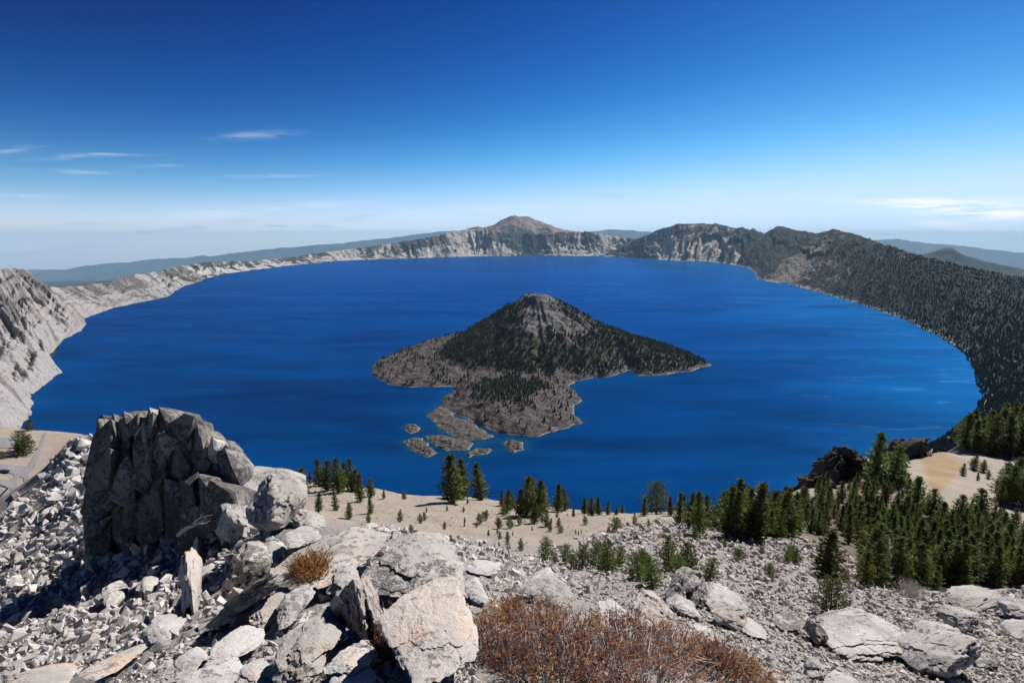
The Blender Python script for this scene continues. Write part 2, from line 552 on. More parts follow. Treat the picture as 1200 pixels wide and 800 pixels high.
# ------------------------------------------------------------------ lake
ISLAND = [(436, 429), (438, 439), (454, 450), (480, 454), (505, 454), (530, 452), (532, 462), (519, 467), (515, 475), (534, 485), (557, 496), (580, 508),
          (607, 511), (625, 512), (640, 509), (653, 502), (668, 500), (684, 494), (674, 485), (673, 475), (684, 470), (676, 462), (668, 448), (691, 444), (712, 441), (730, 437),
          (737, 433), (749, 441), (783, 438), (810, 435), (831, 427), (822, 421), (800, 413), (776, 403), (740, 393), (700, 385), (640, 380), (560, 385), (500, 400), (460, 415), (440, 424)]
ISLETS = [
    ('round bare islet alone at the left of the islet group', [(474, 502), (478, 498), (486, 497), (491, 501), (489, 506), (480, 508)]),
    ('longest bare lava islet, lying closest along the wooded island', [(501, 487), (508, 480), (515, 477), (528, 479), (532, 488), (553, 496), (578, 511), (566, 515), (545, 516), (527, 510), (511, 497)]),
    ('lava islet nearest the camera at the left, with a narrow waist', [(471, 517), (484, 513), (496, 514), (503, 523), (514, 531), (502, 536), (490, 531), (482, 527)]),
    ('flat lava islet between the longest islet and the nearest ones', [(498, 511), (512, 510), (526, 512), (556, 519), (550, 527), (523, 527), (507, 521)]),
    ('small pale narrow islet nearest the camera in the middle', [(546, 531), (561, 525), (576, 527), (573, 531), (557, 533), (549, 536)]),
    ('rounded lava islet at the right end of the islet group', [(589, 519), (599, 515), (613, 518), (613, 527), (603, 530), (592, 525)]),
]
ISL_W = np.array([on_z(x, y, -H)[:2] for x, y in ISLAND])
ISLETS_W = [np.array([on_z(x, y, -H)[:2] for x, y in pl]) for _, pl in ISLETS]

th = np.radians(np.linspace(-72, 72, 340))
lr = np.linspace(math.log(350), math.log(26000), 230)
TT, LL = np.meshgrid(th, lr)
SHORE = [(-60, 620), (0, 540), (33, 493), (38, 462), (60, 436), (75, 405), (98, 378), (130, 361), (165, 354), (195, 348), (213, 336), (235, 328), (262, 321), (300, 316), (350, 310), (400, 305.5), (450, 303.5),
         (500, 302), (560, 300.3), (620, 299.5), (700, 300), (735, 300), (784, 304.5), (850, 309), (872, 313), (884, 319), (893, 328), (936, 336), (1000, 354), (1060, 374), (1104, 396), (1132, 414), (1144, 434), (1152, 455), (1165, 480), (1200, 540), (1300, 640)]
sw = np.array([on_z(a, b, -H) for a, b in SHORE])
smax = np.log(np.interp(th, np.arctan2(sw[:, 0], sw[:, 1]), np.hypot(sw[:, 0], sw[:, 1]) * 1.05 + 40))
lr01 = np.linspace(0, 1, 230)[:, None]
LL = math.log(300) + lr01 * np.maximum(smax - math.log(300), .1)[None, :]
X, Y = np.exp(LL) * np.sin(TT), np.exp(LL) * np.cos(TT)
V = np.stack([X, Y, np.full_like(X, -H)], -1).reshape(-1, 3)
d = poly_dist(V[:, :2], ISL_W)
sh = np.exp(-d / 26.0) * .6
for pw in ISLETS_W:
    sh = np.maximum(sh, np.exp(-poly_dist(V[:, :2], pw) / 24.0) * .75)
gr = on_z(536, 522, -H)[:2]
sh = np.maximum(sh, np.exp(-(((V[:, 0] - gr[0]) / 170) ** 2 + ((V[:, 1] - gr[1]) / 120) ** 2)) * .6)
pp, _ = to_px(V)
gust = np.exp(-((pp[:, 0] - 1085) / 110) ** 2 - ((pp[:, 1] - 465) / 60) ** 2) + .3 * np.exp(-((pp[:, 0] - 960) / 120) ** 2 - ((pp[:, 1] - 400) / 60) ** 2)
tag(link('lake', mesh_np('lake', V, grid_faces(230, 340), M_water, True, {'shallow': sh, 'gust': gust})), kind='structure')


# ------------------------------------------------------------------ caldera walls
def sm1(a, n):
    if n < 2:
        return a
    k = np.hanning(n + 2)[1:-1]
    k /= k.sum()
    pad = np.concatenate([np.repeat(a[:1], n, 0), a, np.repeat(a[-1:], n, 0)])
    return np.stack([np.convolve(pad[:, j], k, 'same')[n:-n] for j in range(a.shape[1])], 1)


def wall(name, pairs, nT, nS, nB, mat, seed, amp, wl, back, zback, prof=1.15, nz=.0015, smooth_n=5, wob=0.0):
    """pairs: shore px,py, crest px,py, crest depth / shore depth, forest bias"""
    pr = np.array(pairs, float)
    S = np.array([on_z(a[0], a[1], -H) for a in pr])
    Dd = np.array([S[i] @ np.array([0, CP, -SP]) for i in range(len(pr))])
    C = np.array([at(pr[i, 2], pr[i, 3], Dd[i] * pr[i, 4]) for i in range(len(pr))])
    fb = pr[:, 5]
    seg = np.hypot(np.diff(pr[:, 0]), np.diff(pr[:, 1])) + np.hypot(np.diff(pr[:, 2]), np.diff(pr[:, 3]))
    tt = np.concatenate([[0], np.cumsum(seg)])
    ts = np.linspace(0, tt[-1], nT)
    I = lambda A: np.stack([np.interp(ts, tt, A[:, j]) for j in range(A.shape[1])], 1)
    S, C = sm1(I(S), smooth_n), sm1(I(C), smooth_n)
    fb = np.interp(ts, tt, fb)
    arc = np.concatenate([[0], np.cumsum(np.linalg.norm(np.diff((S + C)[:, :2] / 2, axis=0), axis=1))])
    ss = np.linspace(-.06, 1, nS)
    Dh = np.linalg.norm((S + C)[:, :2] / 2, axis=1)
    rel = np.maximum(C[:, 2] - S[:, 2], 40) * 2.0
    s = ss[None, :]
    A = arc[:, None] / wl
    sp = np.clip(s, 0, 1)
    # gullies run down the wall
    warp = fbm(v3(A * .7, sp * 2.0, seed * 1.7), 3, seed + 50) * .6
    g = ridged(v3(A + warp, sp * .45 + .2 * A, seed + .5), 5, seed)
    g2 = ridged(v3(A * 3.7 + warp * 2, sp * 1.1, seed + 9.5), 4, seed + 20)
    band = fbm(v3(A * .25, sp * 9 + warp, seed + 3.3), 3, seed + 30)
    env = np.clip(np.sin(np.clip(sp, 0, 1) * PI), 0, 1) ** .6 * .97 + .03
    P = S[:, None, :] * (1 - s[..., None]) + C[:, None, :] * s[..., None]
    zz = S[:, 2][:, None] + (C[:, 2] - S[:, 2])[:, None] * (np.sign(s) * np.abs(s) ** prof)
    zz = zz + env * rel[:, None] * amp * ((g - .35) * .8 + (g2 - .35) * .35 + band * .35) * np.clip((s + .02) * 8, 0, 1)
    out = (C - S)[:, :2]
    out = out / np.linalg.norm(out, axis=1)[:, None]
    # shoreline wiggle
    wig = (g2[:, :] - .3) * rel[:, None] * .05 * np.clip(1 - sp * 3, 0, 1)
    P[..., :2] += out[:, None, :] * wig[..., None]
    P[..., 2] = zz
    P[..., 2] += fbm(P / (Dh[:, None, None] * .012), 4, seed + 70) * Dh[:, None] * nz * np.clip((s + .02) * 10, 0, 1)
    stk = np.clip(.5 + .45 * (-g + .35) + .35 * fbm(v3(A * 5, sp * 1.0, seed + 4.), 4, seed + 90) + .25 * (sp < .45), 0, 1)
    fo = fb[:, None] + .28 * (g - .35) + .12 * fbm(v3(A * 2, sp * 4, 1.), 3, seed + 33)
    up = np.broadcast_to(sp, P.shape[:2])
    # the outer slope
    k = np.linspace(0, 1, nB + 1)[1:][None, :]
    rad = C[:, :2] / np.linalg.norm(C[:, :2], axis=1)[:, None]
    od = out * .5 + rad * .5
    od = od / np.linalg.norm(od, axis=1)[:, None]
    Bk = np.zeros((nT, nB, 3))
    Bk[..., :2] = C[:, None, :2] + od[:, None, :] * (k * back)[..., None]
    Bk[..., 2] = P[:, -1, 2][:, None] * (1 - k ** .7) + zback * k ** .7
    Bk[..., 2] += fbm(Bk / (back * .12), 3, seed + 71) * back * .012 * np.clip(k * 4, 0, 1)
    P = np.concatenate([P, Bk], 1)
    ex = lambda a, v: np.concatenate([a, np.full((nT, nB), v)], 1)
    V = P.reshape(-1, 3)
    me = mesh_np(name, V, grid_faces(nT, nS + nB), mat, True, {'streak': ex(stk, .3).ravel(), 'forest': ex(fo, .75).ravel(), 'up': ex(up, 1.).ravel()})
    tag(link(name, me), kind='structure')
    return P[:, :nS], fo


left_pairs = [
    (213, 336, 190, 316, 1.09, .35), (235, 328, 216, 311.5, 1.09, .4), (262, 321, 246, 306.5, 1.09, .42),
    (300, 316, 288, 306, 1.08, .42), (350, 310, 330, 303, 1.1, 0.50), (400, 305.5, 386, 295, 1.1, 0.45), (450, 303.5, 440, 288, 1.1, 0.42), (500, 302, 490, 280.5, 1.1, 0.32), (530, 301, 520, 274, 1.1, 0.25),
    (560, 300.3, 548, 268.5, 1.1, 0.20), (590, 300, 580, 269.5, 1.1, 0.25), (620, 299.5, 612, 273, 1.1, 0.82), (636, 299.7, 630, 275, 1.1, 0.70), (650, 299.8, 642, 273, 1.1, 0.25), (690, 300, 688, 272, 1.1, 0.35), (735, 300, 722, 277, 1.1, 0.50),
    (770, 300, 770, 285, 1.1, 0.60)]
wall('caldera_wall', left_pairs, 800, 80, 12, M_far_rim, 3, .26, 480, 5000, -1100, 1.1)
# the near left stretch gets its own, finer wall in front
wall('near_cliff', [(-60, 620, -330, 405, 1.24, 0.10), (0, 540, -240, 352, 1.19, 0.10), (33, 493, -140, 337, 1.11, 0.15), (38, 462, -80, 326, 1.11, 0.15), (72, 436, -30, 319, 1.09, 0.10),
                    (50, 411, 2, 315.5, 1.17, 0.20), (93, 388, 14, 313.5, 1.15, 0.10), (101, 381, 30, 317, 1.17, 0.22), (99, 373, 40, 333, 1.13, .25), (132, 361, 84, 336.5, 1.10, .3), (166, 354, 125, 330.5, 1.09, .35), (197, 347.5, 163, 321.5, 1.09, .35), (216, 335, 190, 316, 1.08, .35), (238, 329, 217, 311.5, 1.08, .4)],
     520, 160, 6, M_left_wall, 5, .15, 260, 1500, -700, 1.0, .003)
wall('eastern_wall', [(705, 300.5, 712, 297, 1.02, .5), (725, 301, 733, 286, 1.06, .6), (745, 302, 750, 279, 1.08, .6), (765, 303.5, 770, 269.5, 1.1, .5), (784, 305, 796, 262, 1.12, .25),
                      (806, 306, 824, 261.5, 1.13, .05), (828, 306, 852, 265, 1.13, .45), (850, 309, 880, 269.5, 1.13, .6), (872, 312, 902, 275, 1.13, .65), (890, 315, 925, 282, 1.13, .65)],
     420, 70, 10, M_far_rim, 11, .26, 520, 3000, -900, 1.1)  # raised forest bias also puts shade of this north-facing wall into its colour
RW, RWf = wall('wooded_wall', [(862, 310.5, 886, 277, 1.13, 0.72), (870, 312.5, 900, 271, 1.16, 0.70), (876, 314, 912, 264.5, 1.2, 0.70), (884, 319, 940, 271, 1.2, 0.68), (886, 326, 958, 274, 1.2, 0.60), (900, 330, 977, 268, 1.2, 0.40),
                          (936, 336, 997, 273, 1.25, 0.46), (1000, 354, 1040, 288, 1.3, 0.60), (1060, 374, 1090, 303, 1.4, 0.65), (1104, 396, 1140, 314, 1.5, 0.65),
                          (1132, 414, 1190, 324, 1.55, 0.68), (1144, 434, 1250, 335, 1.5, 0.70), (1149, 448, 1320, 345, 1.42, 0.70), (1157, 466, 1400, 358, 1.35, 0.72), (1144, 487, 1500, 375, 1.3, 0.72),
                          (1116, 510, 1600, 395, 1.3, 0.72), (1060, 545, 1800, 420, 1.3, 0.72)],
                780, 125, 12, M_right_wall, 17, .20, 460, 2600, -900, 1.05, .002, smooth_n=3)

# ------------------------------------------------------------------ mountains behind
def ridge(name, crest, nT, nS, depth, zbase, mat, seed, amp, wl, fo=.5, fo_top=.5, prof=.8):
    cr = np.array(crest, float)
    C = np.array([at(a, b, c) for a, b, c in cr])
    tt = np.concatenate([[0], np.cumsum(np.hypot(np.diff(cr[:, 0]), np.diff(cr[:, 1])))])
    ts = np.linspace(0, tt[-1], nT)
    C = sm1(np.stack([np.interp(ts, tt, C[:, j]) for j in range(3)], 1), 7)
    arc = np.concatenate([[0], np.cumsum(np.linalg.norm(np.diff(C[:, :2], axis=0), axis=1))])[:, None] / wl
    ss = np.linspace(-1, 1, 2 * nS + 1)[None, :]
    k = np.abs(ss)
    rad = C[:, :2] / np.linalg.norm(C[:, :2], axis=1)[:, None]
    P = np.zeros((nT, ss.shape[1], 3))
    P[..., :2] = C[:, None, :2] + rad[:, None, :] * (ss * depth)[..., None]
    P[..., 2] = C[:, 2][:, None] + (zbase - C[:, 2])[:, None] * k ** prof
    g = ridged(v3(arc + .3 * fbm(v3(arc, k * 3, 2.), 3, seed + 4), k * .5 + 5 * (ss > 0), seed + .3), 5, seed)
    P[..., 2] += (g - .4) * amp * np.clip(np.sin(k * PI), 0, 1) ** .7 + fbm(P / (depth * .1), 3, seed + 2) * amp * .3
    stk = np.clip(.5 - .4 * (g - .4), 0, 1)
    f = np.broadcast_to(fo_top + (fo - fo_top) * np.clip(k * 2.2, 0, 1), stk.shape) + .3 * (g - .4)
    me = mesh_np(name, P.reshape(-1, 3), grid_faces(nT, ss.shape[1]), mat, True, {'streak': stk.ravel(), 'forest': f.ravel(), 'up': np.ones(stk.size)})
    return tag(link(name, me), kind='structure')


ridge('volcano', [(520, 279, 20500), (545, 269, 20500), (568, 265.5, 20500), (580, 263, 20500), (590, 257, 20500), (600, 253.5, 20500), (608, 252.6, 20500), (619, 253.5, 20500), (632, 258.5, 20500), (650, 265, 20500), (670, 271, 20500), (700, 279, 20500), (730, 287, 20500)],
      220, 40, 3400, -300, M_peak, 23, 260, 900, .75, .05, .85)
ridge('pointed_hill', [(1030, 306, 13000), (1062, 302, 13000), (1082, 298.5, 13000), (1096, 294, 13000), (1108, 290.5, 13000), (1116, 291, 13000), (1126, 297, 13000), (1136, 301, 13000), (1160, 307, 13000), (1185, 313, 13000), (1230, 319, 13000), (1330, 330, 13000)],
      180, 24, 2500, -1200, M_hills, 29, 120, 900, .9, .8, .9)
ridge('southern_range', [(960, 290, 52200), (1000, 283, 52200), (1030, 280, 52200), (1060, 280.5, 52200), (1085, 284.5, 52200), (1120, 287.5, 52200), (1160, 292, 52200), (1210, 297, 52200), (1290, 301, 52200), (1400, 306, 52200)],
      200, 16, 13000, -3300, M_hills, 31, 500, 5000, .8, .8, .9)
ridge('eastern_range', [(640, 279, 60900), (680, 272, 60900), (715, 269, 60900), (740, 270.5, 60900), (770, 272, 60900), (830, 277, 60900)], 120, 16, 12000, -3300, M_hills, 37, 500, 5000, .8, .8, .9)
ridge('northern_range', [(-300, 344, 49300), (-60, 329, 52200), (40, 320.5, 53650), (100, 312, 55100), (190, 303.5, 55100), (255, 299, 55100), (330, 291, 56550), (420, 283, 58000), (480, 275.5, 59450), (530, 270.5, 60900), (600, 272, 60900), (680, 281, 60900)],
      320, 20, 15000, -3800, M_hills, 41, 600, 6000, .8, .8, .9)
ridge('northern_foothills', [(-300, 365, 17000), (0, 346, 17000), (100, 335, 17500), (180, 323, 18000), (250, 318, 18500), (330, 310, 19000), (400, 301, 20000), (480, 292, 21000), (560, 288, 22000)], 240, 16, 5000, -1900, M_hills, 43, 260, 2500, .8, .8, .9)
ridge('southern_foothills', [(1040, 318, 11000), (1100, 313, 10500), (1160, 318, 10000), (1220, 324, 9500), (1400, 334, 9500)], 120, 14, 2500, -1300, M_hills, 47, 90, 1200, .9, .9, .9)

# the country around, one sheet out to the horizon and curving away
th = np.linspace(-PI, PI, 241)
rr = np.concatenate([[50], np.geomspace(300, 66000, 90)])
TT, RR = np.meshgrid(th, rr)
Zg = -1250 - RR ** 2 / (2 * 640000.0)
V = np.stack([RR * np.sin(TT), RR * np.cos(TT), Zg], -1).reshape(-1, 3)
V[:, 2] += fbm(V / 5000., 4, 61) * 160 * np.clip(RR.ravel() / 8000, 0, 1)
tag(link('ground', mesh_np('ground', V, grid_faces(91, 241), M_hills, True, {'streak': np.full(len(V), .4), 'forest': np.full(len(V), .7), 'up': np.ones(len(V))})), kind='structure')

# ------------------------------------------------------------------ island
def island_mesh(name, poly, n, fheight, mat, seed, fforest, fstreak, scale):
    lo, hi = poly.min(0) - 12, poly.max(0) + 12
    asp = (hi - lo)
    nx = int(n)
    ny = max(12, int(n * asp[1] / asp[0]))
    xs, ys = np.linspace(lo[0], hi[0], nx), np.linspace(lo[1], hi[1], ny)
    XX, YY = np.meshgrid(xs, ys)
    P = np.stack([XX.ravel(), YY.ravel()], 1)
    w = np.stack([fbm(v3(P[:, 0] / scale, P[:, 1] / scale, 0.), 4, seed), fbm(v3(P[:, 0] / scale, P[:, 1] / scale, 5.), 4, seed + 1)], 1) * scale * .35
    Q = P + w
    dd = poly_dist(Q, poly)
    ins = in_poly(Q, poly)
    sd = np.where(ins, dd, -dd)
    z = fheight(P, sd)
    V = np.stack([P[:, 0], P[:, 1], -H + z], 1)
    up = np.clip(z / 100., 0, 1)
    fc = grid_faces(ny, nx)
    keep = (sd[fc] > -9).any(1)
    return mesh_np(name, V, fc[keep], mat, True, {'up': up, 'forest': fforest(P, sd, z), 'streak': fstreak(P, sd, z)}), V, sd, z


PEAK = on_z(628, 414, -H)[:2]
PEAKH = 236.0


def isl_h(P, sd):
    dx, dy = (P[:, 0] - PEAK[0]), (P[:, 1] - PEAK[1])
    ang = np.arctan2(dx, dy)
    r = np.hypot(dx * np.where(dx > 0, 1.16, 1.30), dy * 1.06)
    rad = 545 * (1 + .05 * np.sin(3 * ang + 1) + .03 * np.sin(7 * ang))
    gul = ridged(v3(np.sin(ang) * 4, np.cos(ang) * 4, r / 700), 4, 81)
    q = np.clip((r - 66) / (rad - 66), 0, 1)
    cone = (PEAKH - 8) * (1 - q) ** 1.08
    cone += fbm(v3(P[:, 0] / 120, P[:, 1] / 120, 1.), 3, 82) * 12 * np.clip(q * 4, 0, 1) * np.clip((1 - q) * 3, 0, 1)
    cone += (gul - .4) * 14 * np.clip(q * 5, 0, 1) * np.clip((1 - q) * 3, 0, 1)
    rim = np.exp(-((r - 60) / 22) ** 2) * (9 + 4 * np.sin(ang * 2 + 2)) - np.exp(-(r / 45) ** 2) * 14
    low = 4 * np.clip(sd / 8, -3, 1) + 16 * np.clip(sd / 120, 0, 1) ** .8
    low += (ridged(v3(P[:, 0] / 60, P[:, 1] / 60, 0.), 5, 83) - .3) * 11 * np.clip(sd / 25, 0, 1)
    # the lava delta in front is mounded
    c2 = on_z(595, 468, -H)[:2]
    low += 22 * np.exp(-(((P[:, 0] - c2[0]) / 230) ** 2 + ((P[:, 1] - c2[1]) / 210) ** 2)) * np.clip(sd / 60, 0, 1)
    c3 = on_z(735, 420, -H)[:2]
    low += 30 * np.exp(-(((P[:, 0] - c3[0]) / 190) ** 2 + ((P[:, 1] - c3[1]) / 200) ** 2)) * np.clip(sd / 50, 0, 1)
    return np.where(sd > 0, np.minimum(low + np.maximum(cone + rim, 0) * np.clip(sd / 90, 0, 1), 400), low)


def scree_mask(P):
    px, _ = to_px(np.column_stack([P, np.full(len(P), -H + 0.0)]))
    dx, dy = (P[:, 0] - PEAK[0]), (P[:, 1] - PEAK[1])
    r = np.hypot(dx, dy)
    ang = np.degrees(np.arctan2(dx, -dy))          # 0 = towards the camera, + to the right
    w = np.exp(-((ang - 18) / 42) ** 2) * np.clip((430 - r) / 220, 0, 1) * (.75 + .5 * fbm(v3(P[:, 0] / 70, P[:, 1] / 70, 2.), 3, 88))
    return np.maximum(w, np.clip((120 - r) / 50, 0, 1) * .8)


isl_me, IV, Isd, Iz = island_mesh('island', ISL_W, 350, isl_h, M_island, 77,
                                  lambda P, sd, z: np.clip(.35 + .5 * (z > 40) - 1.2 * scree_mask(P), -1, 1) * np.clip(sd / 30, 0, 1),
                                  lambda P, sd, z: np.clip(.22 + .6 * scree_mask(P) + .25 * np.exp(-np.maximum(sd, 0) / 10) + .15 * fbm(v3(P[:, 0] / 30, P[:, 1] / 30, 0.), 3, 5), 0, 1), 60)
tag(link('island', isl_me), 'cone-shaped wooded island with a bare grey summit rising from the lake', 'island')
for i, ((lab, _), pw) in enumerate(zip(ISLETS, ISLETS_W)):
    me, _, _, _ = island_mesh('islet', pw, 70, lambda P, sd: np.clip(sd / 4, -2, 1) * 2.2 + np.clip(sd / 25, 0, 1) * 5 + (ridged(v3(P[:, 0] / 14, P[:, 1] / 14, 3.), 4, 90) - .3) * 5 * np.clip(sd / 9, 0, 1),
                              M_islet, 100 + i, lambda P, sd, z: np.full(len(P), .25), lambda P, sd, z: np.clip(.3 + .6 * np.exp(-np.maximum(sd, 0) / 5), 0, 1), 22)
    a = me.attributes['up']
    zz = np.empty(len(me.vertices) * 3, np.float32)
    me.vertices.foreach_get('co', zz)
    a.data.foreach_set('value', np.clip((zz.reshape(-1, 3)[:, 2] + H) / 5.0, 0, 1).astype(np.float32))
    tag(link('islet', me), lab, 'islet', 'lava islets off the island')


# ------------------------------------------------------------------ woods far off
def cone_forest(name, base, hgt, wid, mat, seed, kind='stuff', label=None, cat=None):
    """many small rough conifers joined into one mass"""
    r = np.random.default_rng(seed)
    n = len(base)
    k = 5
    a = np.linspace(0, 2 * PI, k, endpoint=False)
    V = np.zeros((n, 3 * k + 1, 3))
    rot = r.uniform(0, 2 * PI, n)
    for lv, (zf, rf) in enumerate(((0.05, 1.), (.38, .72), (.70, .40))):
        jit = r.uniform(.65, 1.3, (n, k))
        aa = a[None] + rot[:, None] + lv * .6
        V[:, lv * k:(lv + 1) * k, 0] = np.cos(aa) * wid[:, None] * rf * jit
        V[:, lv * k:(lv + 1) * k, 1] = np.sin(aa) * wid[:, None] * rf * jit
        V[:, lv * k:(lv + 1) * k, 2] = hgt[:, None] * (zf + r.uniform(-.05, .05, (n, k)))
    V[:, 3 * k, 2] = hgt
    V += base[:, None, :]
    f = []
    for lv in range(2):
        for j in range(k):
            f.append((lv * k + j, lv * k + (j + 1) % k, (lv + 1) * k + j))
            f.append((lv * k + (j + 1) % k, (lv + 1) * k + (j + 1) % k, (lv + 1) * k + j))
    for j in range(k):
        f.append((2 * k + j, 2 * k + (j + 1) % k, 3 * k))
    f = np.array(f)
    Fc = (f[None] + (np.arange(n) * (3 * k + 1))[:, None, None]).reshape(-1, 3)
    tint = np.repeat(r.uniform(0, 1, n), 3 * k + 1)
    o = link(name, mesh_np(name, V.reshape(-1, 3), Fc, mat, False, {'tint': tint}))
    return tag(o, label, cat, kind=kind)


# island trees
ok = np.where((Isd > 9))[0]
idx = rng.choice(ok, 22000)
B = IV[idx] + np.column_stack([rng.uniform(-2, 2, (len(idx), 2)), np.zeros(len(idx))])
sm = scree_mask(B[:, :2])
dens = fbm(v3(B[:, 0] / 90, B[:, 1] / 90, 0.), 4, 201)
hz = B[:, 2] + H
right = B[:, 0] > PEAK[0] + 120
cone_part = hz > 34
green = (rng.uniform(0, 1, len(B)) < np.where(cone_part, np.clip(.8 - 1.15 * sm + dens * .5, 0.04, 1), np.where(right, .8, .05 + .55 * np.clip(dens - .1, 0, 1)))) & (Isd[idx] > 12)
grey = (~green) & (~cone_part) & (~right) & (rng.uniform(0, 1, len(B)) < .6)
for nm, mk_, mt, h0, h1, lb in (('island_forest', green, M_needle_isl, 9, 19, 'dark green conifer wood covering the cone of the island'), ('island_dead_timber', grey, M_deadwood_far, 3, 7, 'grey bare timber on the low lava flats of the island')):
    bb = B[mk_]
    hh = rng.uniform(h0, h1, len(bb))
    cone_forest(nm, bb - [0, 0, 1.], hh, hh * rng.uniform(.16, .26, len(bb)), mt, 5, label=lb, cat='forest')

# trees on the wooded wall
nTw, nSw = RW.shape[:2]
cnt = 26000
ti = rng.uniform(0, nTw - 1.01, cnt)
si = rng.uniform(5, nSw - 1.01, cnt)
i0, j0 = ti.astype(int), si.astype(int)
fi, fj = (ti - i0)[:, None], (si - j0)[:, None]
B = RW[i0, j0] * (1 - fi) * (1 - fj) + RW[i0 + 1, j0] * fi * (1 - fj) + RW[i0, j0 + 1] * (1 - fi) * fj + RW[i0 + 1, j0 + 1] * fi * fj
dd = np.linalg.norm(B, axis=1)
den = RWf[i0, j0] + fbm(B / 260., 4, 301) * .55
pp, _ = to_px(B)
keep = (dd < 7500) & (den > .42) & (pp[:, 0] < 1290) & (pp[:, 0] > 860)
B = B[keep]
hh = rng.uniform(9, 20, len(B))
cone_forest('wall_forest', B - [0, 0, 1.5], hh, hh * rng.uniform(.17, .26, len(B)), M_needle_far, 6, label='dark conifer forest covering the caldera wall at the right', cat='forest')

# ------------------------------------------------------------------ haze
m = bpy.data.materials.new('haze air')
m.use_nodes = True
t = m.node_tree
t.nodes.clear()
out = nd(t, 'ShaderNodeOutputMaterial')
pv = nd(t, 'ShaderNodeVolumePrincipled', {'Color': (.46, .73, 1.0, 1), 'Density': 1.25e-5, 'Anisotropy': 0.0})
pv.inputs['Density Attribute'].default_value = ''
pv.inputs['Color Attribute'].default_value = ''
pv.inputs['Temperature Attribute'].default_value = ''
t.links.new(pv.outputs[0], out.inputs['Volume'])
zb, zt, e = -6200.0, 620.0, 70000.0
V = [(-e, -e, zb), (e, -e, zb), (e, e, zb), (-e, e, zb), (-e, -e, zt), (e, -e, zt), (e, e, zt), (-e, e, zt)]
tag(link('haze', mesh_np('haze', V, np.array([(0, 3, 2, 1), (4, 5, 6, 7), (0, 1, 5, 4), (1, 2, 6, 5), (2, 3, 7, 6), (3, 0, 4, 7)]), m, False)), kind='stuff')

